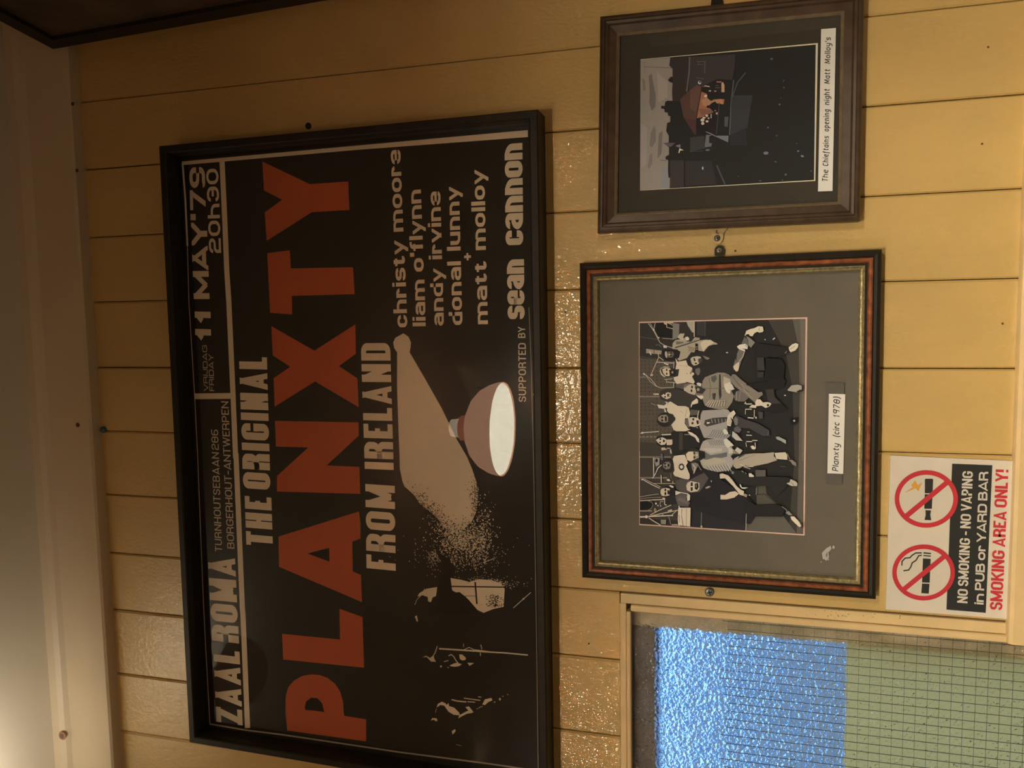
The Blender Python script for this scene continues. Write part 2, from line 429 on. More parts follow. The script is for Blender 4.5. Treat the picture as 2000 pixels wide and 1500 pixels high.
# frieze board and bead under the ceiling
frieze = extrude_x('trim_1', [(.012, 2.444), (-.017, 2.444), (-.020, 2.447), (-.020, 2.522), (-.026, 2.527), (-.030, 2.534), (-.030, CEIL), (.012, CEIL)], -2.92, .50, m_trim)
tag(frieze, kind='structure')
ceil = obj('ceiling', *box(-2.95, 3.2, -3.3, .05, CEIL, 2.62), m_ceil); tag(ceil, kind='structure')
floor = obj('floor', *box(-2.95, 3.2, -3.3, .05, -.05, 0), m_floor); tag(floor, kind='structure')
m_barwall = mat('dark_bar_wall', (.04, .027, .016), .6, noise=.2)
front = obj('wall_front', *box(-2.95, 3.2, -3.35, -3.3, 0, CEIL), m_barwall); tag(front, kind='structure')
left = obj('wall_left', *box(-2.95, -2.90, -3.3, .05, 0, CEIL), m_barwall); tag(left, kind='structure')
# right wall, a little off square; it carries the picture seen edge-on at the top
phi = math.radians(8)
dirx, diry = math.sin(phi), -math.cos(phi)
rc = Vector((.452, 0.012)); L_ = .80
v = []
for s_ in (0, L_):
    for off in (0, .06):
        for z in (0, 2.62): v.append((rc.x+dirx*s_+off*math.cos(phi), rc.y+diry*s_+off*math.sin(phi), z))
far = obj('wall_right_far', *box(3.15, 3.2, -3.3, .05, 0, CEIL), m_barwall); tag(far, kind='structure')
far2 = obj('wall_back_right', *box(.55, 3.2, .0, .05, 0, CEIL), m_barwall); tag(far2, kind='structure')
rw = obj('wall_right', v, [(0, 1, 5, 4), (2, 6, 7, 3), (0, 2, 3, 1), (4, 5, 7, 6), (1, 3, 7, 5), (0, 4, 6, 2)], m_trim); tag(rw, kind='structure')
# dado rail
dz = P(1984, 900, .014).z
rail = extrude_x('trim_2', [(.0, dz-.085), (-.010, dz-.085), (-.014, dz-.078), (-.014, dz-.004), (-.0115, dz-.0005), (-.008, dz), (.0, dz)], -.3835, .45, m_cream)
tag(rail, kind='structure')

# =================================================================== WINDOW
WX, WZ = -.3860, 1.6235
win = empty('window_1', (WX-.35, .02, 1.25)); tag(win, kind='structure')
ZB, XL = .80, -1.17
def wpart(name, x0, x1, y0, y1, z0, z1, m, bw=.0015, seg=2, label=None):
    o = bevel_box(name, x0, x1, y0, y1, z0, z1, m, bw, seg); local(win, o); tag(o, label); return o
wpart('architrave', WX+.0095, -.3632, -.0016, .012, ZB-.03, WZ+.0138, m_cream)
wpart('architrave', XL-.03, WX+.0095, -.0014, .012, WZ+.0062, WZ+.0148, m_cream)
wpart('glazing_bead', WX, WX+.0092, -.0045, .010, ZB, WZ+.0005, m_cream, .003, 3)
wpart('glazing_bead', XL, WX, -.0045, .010, WZ, WZ+.0060, m_cream, .0025, 3)
wpart('sill', XL-.03, -.3632, -.03, .03, ZB-.03, ZB, m_cream, .004, 3)
wpart('architrave', XL-.03, XL, -.0016, .012, ZB, WZ+.0062, m_cream)
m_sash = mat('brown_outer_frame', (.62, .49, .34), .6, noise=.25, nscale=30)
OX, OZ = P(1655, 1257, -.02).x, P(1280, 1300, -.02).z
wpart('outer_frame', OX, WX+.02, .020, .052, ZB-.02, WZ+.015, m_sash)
wpart('outer_frame', XL-.02, OX, .020, .052, OZ, WZ+.015, mat('shaded_outer_head', (.19, .16, .17), .6, noise=.2), label='top rail of the outer frame, its shadow put into the colour')  # shadow under the window head put into a darker frame colour
wpart('outer_frame', XL-.02, OX, .020, .052, ZB-.02, ZB+.02, m_sash)
wpart('outer_frame', XL-.02, XL+.02, .020, .052, ZB+.02, OZ, m_sash)
# textured wired pane
def pane_material():
    m, t, b = node_mat('hammered_glass')
    b.inputs['Base Color'].default_value = (.93, .97, .95, 1); b.inputs['Transmission Weight'].default_value = 1
    b.inputs['Roughness'].default_value = .03; b.inputs['IOR'].default_value = 1.5
    tcn = t.nodes.new('ShaderNodeTexCoord'); n = t.nodes.new('ShaderNodeTexVoronoi'); n.feature = 'SMOOTH_F1'
    n.inputs['Scale'].default_value = 250; n.inputs['Smoothness'].default_value = .8
    ns = t.nodes.new('ShaderNodeTexNoise'); ns.inputs['Scale'].default_value = 190; ns.inputs['Distortion'].default_value = 1.2
    ad = t.nodes.new('ShaderNodeMath'); ad.operation = 'ADD'
    bp = t.nodes.new('ShaderNodeBump'); bp.inputs['Strength'].default_value = .8; bp.inputs['Distance'].default_value = .0013
    t.links.new(tcn.outputs['Object'], n.inputs['Vector']); t.links.new(tcn.outputs['Object'], ns.inputs['Vector'])
    t.links.new(n.outputs['Distance'], ad.inputs[0]); t.links.new(ns.outputs[0], ad.inputs[1])
    t.links.new(ad.outputs[0], bp.inputs['Height']); t.links.new(bp.outputs[0], b.inputs['Normal'])
    return m
m_pane = pane_material()
o = obj('pane', *box(XL, WX+.004, .008, .013, ZB, WZ+.003), m_pane); local(win, o); tag(o, 'hammered wired glass pane')
# wire mesh on the pane
m_wire = mat('grey_wire', (.09, .10, .085), .5, metal=.6)
v = []; f = []
def bar(x0, x1, z0, z1):
    o_ = len(v); a, b_ = box(x0, x1, .0066, .0078, z0, z1); v.extend(a); f.extend([tuple(i+o_ for i in q) for q in b_])
ztop = P(1455, 1300, -.007).z
x = WX-.006
k = 0
while x > XL:
    w_ = .00024; bar(x-w_, x, ZB, WZ-.012-.0 if k < 0 else ztop+.012*random.random()+.02); x -= .0108; k += 1
z = ZB+.01
while z < ztop+.03:
    bar(XL, WX, z, z+.00014); z += .0128
o = obj('wire_mesh', v, f, m_wire); local(win, o); tag(o, kind='stuff')
# pale green obscured panel filling the lower half behind the pane
GZ = P(1651, 1350, -.02).z
m_green, t_, b_ = node_mat('green_obscured_panel')
t_.nodes.clear()
out = t_.nodes.new('ShaderNodeOutputMaterial'); tl_ = t_.nodes.new('ShaderNodeBsdfTranslucent'); df = t_.nodes.new('ShaderNodeBsdfDiffuse'); mx = t_.nodes.new('ShaderNodeMixShader')
tl_.inputs[0].default_value = (.98, .86, .58, 1); df.inputs[0].default_value = (.42, .44, .28, 1); mx.inputs[0].default_value = .25
t_.links.new(tl_.outputs[0], mx.inputs[1]); t_.links.new(df.outputs[0], mx.inputs[2]); t_.links.new(mx.outputs[0], out.inputs[0])
o = obj('lower_panel', *box(XL, OX+.004, .0165, .0185, ZB, GZ), m_green); local(win, o); tag(o, 'pale green obscured lower panel')

# =================================================================== POSTER
def corners(d, *px): return [xz(P(x, y, d)) for x, y in px]
CREAM = (.84, .72, .56); ORANGE = (.53, .115, .045); BLACK = (.018, .015, .011)
pc = corners(.040, (369, 1451), (309, 285), (1050, 213), (1070, 1570))
poster = empty('framed_poster', (sum(c[0] for c in pc)/4, 0, sum(c[1] for c in pc)/4))
tag(poster, 'large black framed concert poster with giant orange lettering', 'poster')
frame(pc, [(0, .001), (0, .038), (.0015, .040), (.0095, .040), (.0110, .0385), (.0125, .030), (.0125, .001)], m_black, poster)
pi = inset_quad(pc, .012)
m_print = mat('poster_black_paper', BLACK, .65, noise=.12, nscale=5, spec=.2)
paper = flat_quad('poster_print', pi, .0120, m_print, poster, .002)
paper.location = (0, 0, 0)
def sub(o, par): o.parent = par; o.matrix_parent_inverse = Matrix.Translation(-Vector(poster.location)) if par is not poster else o.matrix_parent_inverse; return o
class Sub:      # parent whose matrix offset equals that of the thing itself
    pass
def letter(*a, **k):
    o = lettering(*a[:4], .0122, a[4], poster, **k); o.parent = paper; o.matrix_parent_inverse = paper.matrix_parent_inverse.inverted() @ Matrix.Translation(-Vector(poster.location)); return o
def art_on(art, name, label=None):
    o = art.build(name, poster, label); o.parent = paper; o.matrix_parent_inverse = paper.matrix_parent_inverse.inverted() @ Matrix.Translation(-Vector(poster.location)); return o

DP = .0122
A = Art(DP)        # ruled lines and one painted rail highlight
A.poly(CREAM, 355, 315.5, 1031, 254, 1031, 267.6, 700, 292.5, 356, 322.5)
A.line(CREAM, 3.6, 356.5, 318, 362, 390, 366, 480); A.line(tuple(v*.7 for v in CREAM), 1.6, 366, 480, 369, 590, 380, 770, 386, 890, 397, 1170, 401, 1250, 410, 1414)
A.line(CREAM, 10, 433.5, 312, 439, 430, 443, 530, 447, 590, 455, 768, 460, 890, 461, 890, 473.5, 1190, 474.5, 1200, 483.5, 1422)
A.poly(CREAM, 379, 768.5, 450, 767.5, 450.5, 779, 380, 779.5)
A.line((.42, .38, .30), 3.0, 410, 1414, 480, 1426, 552, 1435, 640, 1448, 780, 1469, 950, 1491, 1040, 1504)
A.line((.34, .29, .21), 1.4, 1033, 600, 1037, 700, 1042, 900, 1046, 1130, 1050, 1400, 1051, 1500)  # edge highlight of the bottom rail, painted as a pale line
art_on(A, 'ruled_lines_and_highlight')
W_ = dict(t=.27, gap=.1, r=.3)
letter('11', (412.5, 667), (411.3, 609), 381.5, CREAM, t=.34, gap=.28, r=.1)
letter('MAY', (409.3, 584), (404, 434), 378.5, CREAM, t=.32, gap=.05, r=.3)
letter("'", (402.6, 430), (402.4, 418), 372, CREAM, t=.34, gap=0)
letter('79', (401.8, 410), (400, 326), 371.5, CREAM, hs=.62, t=.32, gap=.12, r=.34)
letter('20h30', (432, 494), (426, 329), 408.5, CREAM, hs=.75, t=.24, gap=.16, r=.4)
letter('VRIJDAG', (407, 764), (404, 674), 398, tuple(v*.72 for v in CREAM), t=.17, gap=.16, r=.3)
letter('FRIDAY', (418.5, 764), (416.5, 692), 409, tuple(v*.72 for v in CREAM), t=.17, gap=.16, r=.3)
letter('ZAAL', (474, 1417), (467.8, 1273), 423.3, CREAM, hs=.74, t=.25, gap=.10, r=.22)
letter('ROMA', (467, 1257), (459, 1090), 414.5, CREAM, hs=.74, t=.25, gap=.10, r=.3)
letter('TURNHOUTSEBAAN 286', (434, 1078), (426, 839), 420.3, tuple(v*.85 for v in CREAM), t=.15, gap=.14, r=.3, space=.3)
letter('BORGERHOUT-ANTWERPEN', (458, 1072), (446, 784), 444, tuple(v*.85 for v in CREAM), t=.15, gap=.12, r=.3)
letter('THE', (533, 1068), (530, 972), 481.3, CREAM, hs=.74, t=.24, gap=.12, r=.25)
letter('ORIGINAL', (528.5, 957), (521.2, 698), 475, CREAM, hs=.74, t=.24, gap=.10, r=.27)
letter('FROM', (773, 1115), (771, 949), 716, CREAM, hs=.74, t=.23, gap=.12, r=.27)
letter('IRELAND', (769, 918), (762, 670), 712.5, CREAM, hs=.74, t=.23, gap=.11, r=.27)
N_ = dict(t=.27, hs=.62, xh=.73, r=.34, gap=.12, desc=.26)
letter('christy', (796, 639), (789.5, 469), 769.5, CREAM, **N_)
letter('moore', (788, 452), (782, 292), 762, CREAM, **N_)
letter('liam', (831.5, 637), (829, 546), 806, CREAM, **N_)
letter("o'flynn", (828, 530), (822, 370), 802, CREAM, **N_)
letter('andy', (867, 636), (864.5, 524), 842, CREAM, **N_)
letter('irvine', (863.3, 506), (860, 373.5), 837.5, CREAM, **N_)
letter('donal', (903.6, 634.5), (900, 510), 877, CREAM, **N_)
letter('lunny', (899.6, 489), (896.5, 364), 873, CREAM, **N_)
letter('+', (920, 508), (919.4, 494), 906.8, CREAM, t=.36, gap=0)
letter('matt', (953, 633), (950, 510), 926.5, CREAM, **N_)
letter('molloy', (949, 488), (946.5, 331), 922, CREAM, **N_)
letter('SUPPORTED', (1027.6, 785), (1027, 670), 1013, CREAM, t=.17, gap=.14, r=.3)
letter('BY', (1026, 660), (1025.6, 638), 1012, CREAM, t=.17, gap=.1, r=.3)
H_ = dict(t=.36, hs=.62, xh=1.0, r=.7, gap=.06)
letter('sean', (1025, 623), (1023.4, 506), 991.5, CREAM, **H_)
letter('cannon', (1022, 478), (1020.2, 279), 987.5, CREAM, **H_)

# the six big orange letters
def big(k, *polys):
    A = Art(DP)
    for c, q in polys: A.poly(c, *q)
    art_on(A, 'orange_letter', 'orange letter '+k)
big('Y', (ORANGE, (512.6, 315.6, 605, 359.6, 680, 354.4, 682.4, 410, 609, 414.4, 521, 470.4, 517, 415, 551, 390, 515.6, 372)))
big('T', (ORANGE, (522, 494.4, 566, 489, 568, 524.4, 689.4, 522, 692.6, 574.4, 570, 578, 570.6, 614, 527.6, 611)))
big('X', (ORANGE, (530, 637, 614, 685, 694, 633.6, 695, 691, 662, 715, 698, 739, 700.6, 795.6, 615.6, 745, 536.6, 794, 534.4, 739, 567, 716.4, 532.6, 694)))
big('N', (ORANGE, (537, 822, 700, 825, 700.6, 851, 638, 909, 702, 912, 703.6, 964.5, 541, 960, 541, 930, 602, 874, 539, 872)))
big('A', (ORANGE, (701, 999, 704, 1022, 704, 1052, 688, 1058, 689, 1116, 705, 1123, 707, 1176, 545, 1107, 544, 1048)), (BLACK, (600, 1081, 643, 1070, 643.6, 1097)))
big('L', (ORANGE, (551, 1238, 664, 1249, 663, 1189, 708, 1205, 711, 1304, 553, 1288)))
def rp(*xy): return [q for i in range(0, len(xy), 2) for q in (380+xy[i]/5, 1190+xy[i+1]/5)]
big('P', (ORANGE, rp(1675, 1290, 1675, 1075, 1462, 1040, 1455, 1000, 1450, 900, 1420, 800, 1370, 725, 1300, 670, 1220, 642, 1140, 635, 1050, 652, 970, 698, 915, 760, 890, 850, 888, 1000, 905, 1183)),
    (BLACK, rp(1075, 960, 1090, 900, 1140, 862, 1200, 868, 1245, 915, 1268, 1005, 1170, 990, 1085, 985)))

# spotlight beam and stage photograph in the lower half
BEAM = (.80, .70, .55)
A = Art(DP).at(700, 560, 5)
A.poly(BEAM, 340, 545, 360, 500, 440, 455, 490, 490, 513, 545, 510, 590, 500, 640, 640, 880, 810, 1180, 960, 1490, 1060, 1660, 1110, 1780, 1150, 1900, 1175, 1980, 1165, 2100, 1150, 2200, 1110, 2290, 1060, 2340, 1000, 2400, 930, 2430, 860, 2370, 780, 2270, 700, 2200, 600, 2120, 540, 2030, 450, 1950, 430, 1900, 405, 1780, 400, 1600, 395, 1490, 378, 1000, 378, 640, 350, 600)
art_on(A, 'spotlight_beam', 'pale printed spotlight beam')
A = Art(DP, 0)
def spk(cx, cy, sx_, sy_, n, c, rot=0, s0=.5, s1=1.5, lay=3):
    A.k = lay; st = A.step; A.step = 1.5e-5
    for _ in range(n):
        a = random.gauss(0, sx_); b = random.gauss(0, sy_); x = cx+a*math.cos(rot)-b*math.sin(rot); y = cy+a*math.sin(rot)+b*math.cos(rot)
        s = random.uniform(s0, s1); s2 = random.uniform(s0, s1); A.k = lay+random.randint(0, 6)
        A.poly(c, x-s, y-s2*.5, x+s*.6, y-s2, x+s, y+s2*.4, x-s*.4, y+s2)
    A.step = st
spk(905, 1052, 24, 14, 900, BEAM, s1=1.7)
spk(885, 1035, 22, 12, 500, BEAM, .6)
spk(938, 1045, 12, 30, 420, BEAM, .1)
spk(900, 1085, 38, 18, 520, BEAM, s1=1.1)
spk(838, 995, 10, 26, 380, BLACK, -.9, s1=1.4, lay=12)
spk(932, 965, 7, 28, 330, BLACK, .05, s1=1.3, lay=12)
spk(875, 1045, 24, 14, 350, BLACK, 0, s1=1.4, lay=12)
spk(925, 1050, 16, 20, 300, BLACK, 0, s1=1.4, lay=12)
spk(845, 1088, 5, 7, 90, BEAM, s1=.9)
spk(955, 1140, 26, 5, 300, BEAM, s1=1.2)
A.step = 1.5e-5; A.k = 20
A.at(600, 975, 2.857)
A.poly(BEAM, 800, 440, 860, 450, 905, 462, 960, 446, 1030, 452, 1080, 470, 1102, 500, 1096, 600, 1040, 612, 985, 634, 950, 618, 900, 560, 860, 530, 810, 515)
A.poly(BEAM, 665, 500, 725, 490, 720, 540, 700, 548, 690, 575, 675, 570, 672, 545, 640, 535, 615, 545, 625, 525)
A.poly(BLACK, 705, 240, 728, 262, 740, 300, 790, 330, 800, 360, 830, 400, 800, 430, 795, 500, 830, 520, 850, 518, 885, 545, 935, 600, 960, 640, 700, 640, 715, 560, 730, 470, 745, 420, 745, 340, 722, 300)
A.line(BLACK, 7, 690, 485, 1110, 491); A.line(BLACK, 9, 937, 462, 947, 585); A.line(BLACK, 3, 880, 540, 940, 540)
A.line(BEAM, 3, 980, 355, 1050, 328); A.line((.3, .25, .18), 2, 890, 470, 980, 425); A.line(BEAM, 4, 1150, 607, 1205, 558, 1248, 520)
A.oval(BEAM, 1207, 556, 5, 5); A.poly(BEAM, 600, 655, 612, 648, 618, 680, 612, 684, 606, 668)
A.line(BEAM, 2.5, 600, 590, 612, 560, 640, 533, 655, 500)
A.at(700, 1160, 5)
A.step = 1.5e-5; A.k = 40
spk2 = [(random.gauss(1330, 45), random.uniform(10, 130)) for _ in range(160)]
for x, y in spk2: A.k = 42; s = random.uniform(3, 7); A.poly(BLACK, x-s, y, x, y-s, x+s, y, x, y+s)
A.k = 46
A.line(BEAM, 15, 788, 535, 1000, 548, 1180, 560); A.line(BEAM, 13, 1180, 562, 1420, 575, 1655, 597); A.line(BEAM, 7, 1030, 545, 1080, 522, 1130, 545, 1200, 552, 1310, 568)
A.line(BEAM, 5, 1027, 485, 1027, 520); A.line(BEAM, 8, 1195, 495, 1205, 540); A.line(BEAM, 7, 1192, 575, 1192, 605)
A.line(BEAM, 8, 770, 510, 752, 570, 730, 605); A.poly(BEAM, 625, 620, 660, 603, 700, 625, 735, 598, 740, 630, 757, 665, 735, 660, 712, 662, 690, 640, 665, 615)
A.poly(BEAM, 985, 590, 1015, 592, 1050, 625, 1045, 645, 1015, 650, 990, 635); A.poly(BEAM, 1065, 672, 1130, 675, 1085, 703)
A.poly(BEAM, 890, 700, 930, 680, 960, 672, 1010, 685, 985, 705, 940, 712, 900, 706)
A.line(BEAM, 9, 880, 605, 905, 592, 930, 610, 955, 655, 975, 675); A.line(BEAM, 7, 835, 662, 880, 650); A.oval(BEAM, 806, 708, 10, 10); A.line(BEAM, 6, 868, 715, 885, 722)
A.poly(BEAM, 765, 1110, 775, 1075, 815, 1052, 850, 1068, 862, 1085, 880, 1065, 885, 1095, 935, 1110, 985, 1160, 990, 1185, 930, 1180, 880, 1150, 855, 1115, 840, 1092, 800, 1085)
A.poly(BEAM, 975, 1215, 985, 1185, 1050, 1150, 1075, 1140, 1045, 1105, 1080, 1098, 1125, 1155, 1100, 1165, 1060, 1170, 1010, 1195)
A.line(BEAM, 12, 910, 1032, 960, 1045, 1055, 1055); A.line(BEAM, 9, 1030, 1018, 1190, 1040); A.line(BEAM, 9, 1065, 1052, 1140, 1058); A.line(BEAM, 8, 1170, 1005, 1200, 1008)
A.poly(BEAM, 1210, 1080, 1235, 1030, 1300, 1015, 1308, 1040, 1270, 1055, 1235, 1085); A.oval(BEAM, 1382, 1028, 9, 13); A.oval(BEAM, 1330, 1056, 7, 6)
for x, y in ((1160, 1122), (1178, 1112), (1205, 1100), (1410, 1000), (1458, 982), (1190, 1105)): A.oval(BEAM, x, y, 6, 5, n=6)
A.poly(BEAM, 706, 1238, 722, 1212, 765, 1215, 772, 1240, 755, 1243, 735, 1228); A.poly(BEAM, 912, 1340, 945, 1320, 950, 1340, 930, 1365, 918, 1372); A.line(BEAM, 4, 752, 1158, 762, 1120)
A.line((.34, .31, .25), 6, 955, 1470, 1010, 1485)
art_on(A, 'stage_photograph', 'high contrast stage photograph with musicians')
flat_quad('glass', inset_quad(pc, .0118), .0150, m_glass, poster)

def screw(cx, cy, r, depth, parent, m=None, cross=True, oval=1.0):
    """round-headed screw seen from the front, built at its place on the wall"""
    c = P(cx, cy, depth); rad = r/1.55e3
    bm = bmesh.new(); n = 20; rings = [(1, 0), (.96, .0006), (.7, .0014), (.35, .0018)]
    vs = [[bm.verts.new((c.x+rad*k*math.cos(i*2*math.pi/n), c.y-h, c.z+rad*k*math.sin(i*2*math.pi/n))) for i in range(n)] for k, h in rings]
    for a, b_ in zip(vs[:-1], vs[1:]):
        for i in range(n): bm.faces.new((a[i], a[(i+1) % n], b_[(i+1) % n], b_[i]))
    bm.faces.new(vs[-1]); bmesh.ops.recalc_face_normals(bm, faces=bm.faces)
    me = bpy.data.meshes.new('screw'); bm.to_mesh(me); bm.free(); me.materials.append(m or m_steel)
    for p in me.polygons: p.use_smooth = True
    o = bpy.data.objects.new('screw', me); COL.objects.link(o); local(parent, o)
    if cross:
        v = []; f = []
        for a in (.3, .3+math.pi/2):
            d = Vector((math.cos(a), 0, math.sin(a))); e_ = Vector((-d.z, 0, d.x)); k = len(v)
            for s_, t2 in ((1, 1), (1, -1), (-1, -1), (-1, 1)): v.append(c+d*(rad*.55*s_)+e_*(rad*.12*t2)+Vector((0, -.0020, 0)))
            f.append((k, k+1, k+2, k+3))
        s_ = obj('screw_slot', v, f, m_slot); s_.parent = o; s_.matrix_parent_inverse = o.matrix_parent_inverse.inverted() @ Matrix.Translation(-Vector(parent.location))
    return o

def plate(name, pts, depth, thick, m, parent, label=None, hole=None):
    """flat metal plate traced on the plane y=-depth, with real thickness and an optional round hole"""
    cu = bpy.data.curves.new(name, 'CURVE'); cu.dimensions = '2D'; cu.fill_mode = 'BOTH'; cu.extrude = thick/2
    def spl(ps):
        s = cu.splines.new('POLY'); s.points.add(len(ps)-1); s.use_cyclic_u = True
        for q, p in zip(s.points, ps): q.co = (p.x, p.z, 0, 1)
    spl([P(x, y, depth) for x, y in pts])
    if hole: hx, hy, hr = hole; spl([P(hx+hr*math.cos(i*math.pi/10), hy+hr*math.sin(i*math.pi/10), depth) for i in range(20)])
    tmp = bpy.data.objects.new(name, cu); COL.objects.link(tmp)
    dg = bpy.context.evaluated_depsgraph_get(); me = bpy.data.meshes.new_from_object(tmp.evaluated_get(dg)); bpy.data.objects.remove(tmp)
    me.transform(Matrix.Translation((0, -depth, 0)) @ Matrix.Rotation(math.pi/2, 4, 'X')); me.materials.clear(); me.materials.append(m)
    o = bpy.data.objects.new(name, me); COL.objects.link(o); local(parent, o); tag(o, label); return o
def zp(ox, oy, sc, *xy): return [(ox+xy[i]/sc, oy+xy[i+1]/sc) for i in range(0, len(xy), 2)]

screw(602, 246, 7, .002, poster, m_black, False)

# =================================================================== BAND PHOTOGRAPH (red and gold frame)
bc = corners(.018, (1136, 1130), (1131, 513.5), (1724, 486), (1712, 1173))
band = empty('framed_photograph', (sum(c[0] for c in bc)/4, 0, sum(c[1] for c in bc)/4))
tag(band, 'framed black and white group photograph in a red and gold moulding', 'picture')
frame(bc, [(0, .001), (0, .0135), (.0012, .0160), (.0050, .0180), (.0080, .0165), (.0090, .0150), (.0090, .001)], m_black, band, 'outer_rail', 'black outer rail')
frame(bc, [(.0088, .006), (.0088, .0165), (.0100, .0190), (.0118, .0200), (.0136, .0190), (.0148, .0165), (.0148, .006)], m_red, band, 'bead_rail', 'reddish brown rounded rail')
frame(bc, [(.0146, .006), (.0146, .0155), (.0180, .0155), (.0180, .006)], m_black, band, 'groove_rail')
frame(bc, [(.0178, .006), (.0178, .0175), (.0190, .0182), (.0205, .0168), (.0222, .0160), (.0236, .0118), (.0236, .006)], m_gold, band, 'gilt_slip', 'gold inner slip')
bi = inset_quad(bc, .0232)
ILL2 = (.62, .49, .28)
m_mat = mat('grey_mount_board', (.16, .143, .118), .8, noise=.06, nscale=25, spec=.2)
flat_quad('mount_board', bi, .0095, m_mat, band, .002)
A = Art(.0098); A.ill = ILL2
D0, D1, D2 = (34, 30, 24), (50, 44, 34), (66, 57, 42); K0, K1, K2, K3 = (105, 92, 70), (140, 122, 90), (178, 155, 114), (208, 184, 138)
# bevel of the mount window, then the picture area
A.at(1240, 620, 11.111)
A.at(0, 0, 1)
A.poly((196, 150, 112), 1248, 628.5, 1576.8, 619.6, 1571.5, 1046, 1248.5, 1025.5)
A.poly(D1, 1249.3, 631, 1573.5, 622.6, 1568.8, 1043.4, 1249.6, 1023.3)
A.at(1240, 620, 11.111)
# acoustic wall behind, with paler battens and peg holes
wall = (84, 72, 52)
A.poly((52, 46, 35), 108, 125, 830, 100, 850, 900, 100, 860)
A.poly(wall, 100, 880, 850, 960, 850, 2900, 100, 2900); A.poly((66, 57, 42), 108, 2700, 900, 2740, 930, 4400, 118, 4360)
for y in (440, 870): A.line((74, 65, 48), 20, 105, y-20, 500, y+40)
for y, x1 in ((1290, 250), (1715, 560), (2590, 470), (3030, 780), (3480, 700)): A.line((120, 105, 77), 34, 105, y, x1, y)
k0 = A.k
for ix in range(9):
    for iy in range(22):
        x = 140+ix*85; y = 950+iy*82+random.uniform(-8, 8)
        if (y < 3300) and abs((y-1290) % 438) > 45: A.k = k0; A.oval((56, 48, 35), x+random.uniform(-6, 6), y, 13, 15, n=6)
A.k = k0+1
# dark middle and floor
A.at(0, 0, 1)
A.poly((40, 35, 27), 1358, 627.8, 1573.5, 622.6, 1568.8, 1043.4, 1355, 1030, 1340, 900, 1345, 760)
A.poly((62, 53, 38), 1500, 624.4, 1573.5, 622.6, 1568.8, 1043.4, 1540, 1041.5, 1552, 900, 1548, 760, 1535, 690)
A.poly((88, 76, 55), 1548, 623.4, 1573.5, 622.6, 1568.8, 1043.4, 1556, 1042.5, 1560, 900, 1562, 760, 1560, 680)
A.poly((100, 86, 62), 1562, 623.1, 1573.5, 622.6, 1570.5, 900, 1566, 900, 1566, 700)
A.line((82, 74, 58), 1.4, 1377.5, 628, 1377, 657); A.poly((56, 49, 38), 1375, 628, 1377, 628, 1377, 656, 1361, 655, 1361, 628)
A.poly((43, 39, 33), 1350, 985, 1462, 990, 1456, 1036, 1352, 1029.5)
A.poly((92, 80, 58), 1459, 1005, 1530, 1008, 1556, 1042.4, 1456, 1036)
A.line((170, 150, 112), 1.3, 1458.5, 1003, 1456.5, 1036); A.line((120, 106, 80), 1.2, 1370.5, 984, 1369.5, 1029)
A.poly((82, 71, 52), 1477, 950, 1495, 948, 1497, 965, 1520, 985, 1478, 988)
A.line((60, 52, 38), 2.5, 1477, 966, 1494, 965, 1520, 986, 1545, 1000)
# right side: cymbal stand, console, piano (crop one)
A.at(1240, 620, 11.111)
A.poly((30, 27, 22), 460, 120, 830, 110, 820, 460, 520, 420, 430, 300)
A.poly((120, 108, 84), 825, 120, 965, 140, 955, 420, 880, 470, 815, 460); A.poly((160, 142, 108), 1120, 95, 1290, 90, 1300, 330, 1240, 320, 1150, 180)
A.line(K2, 20, 1288, 92, 1288, 420); A.line(K2, 14, 630, 110, 690, 130, 690, 210, 830, 250); A.line(K2, 14, 700, 110, 820, 170); A.poly(K2, 625, 105, 830, 100, 830, 130, 690, 130, 680, 165, 630, 140)
A.line(K2, 14, 290, 130, 410, 290, 540, 540); A.line(K2, 10, 330, 125, 420, 280, 500, 430); A.line(K2, 12, 440, 120, 410, 270); A.oval(K3, 408, 272, 20, 20, n=8)
A.line(K2, 14, 540, 545, 650, 610, 810, 660); A.line(K1, 16, 590, 450, 850, 470); A.oval(K3, 515, 440, 20, 14, n=8); A.poly(K3, 612, 610, 690, 612, 690, 670, 660, 655, 630, 668)
A.line(K1, 7, 450, 605, 520, 590, 570, 640)
A.poly((150, 132, 98), 245, 680, 440, 705, 580, 720, 570, 800, 430, 790, 245, 775); A.line(D1, 12, 415, 705, 415, 780); A.line(K3, 22, 320, 735, 350, 815)
A.line(K2, 16, 500, 770, 520, 860, 620, 930); A.line(K2, 16, 515, 870, 430, 1060, 340, 1270); A.oval(K2, 365, 1250, 30, 24, n=8)
A.line(K2, 18, 480, 970, 840, 990); A.poly(K3, 620, 985, 730, 1010, 725, 1040, 640, 1010); A.line(K2, 16, 850, 960, 840, 1150)
A.poly((70, 62, 50), 740, 1010, 840, 1000, 835, 1110, 740, 1080)
A.line(K3, 34, 180, 1215, 220, 1240); A.line(K2, 14, 200, 1215, 360, 1350, 480, 1500, 570, 1530, 840, 1520); A.line(K2, 10, 220, 1235, 330, 1390, 470, 1500)
A.line(K2, 16, 840, 1530, 845, 1400); A.line(K2, 14, 640, 1350, 820, 1330); A.line(K2, 14, 690, 1400, 880, 1420); A.line(K2, 10, 685, 1340, 685, 1420)
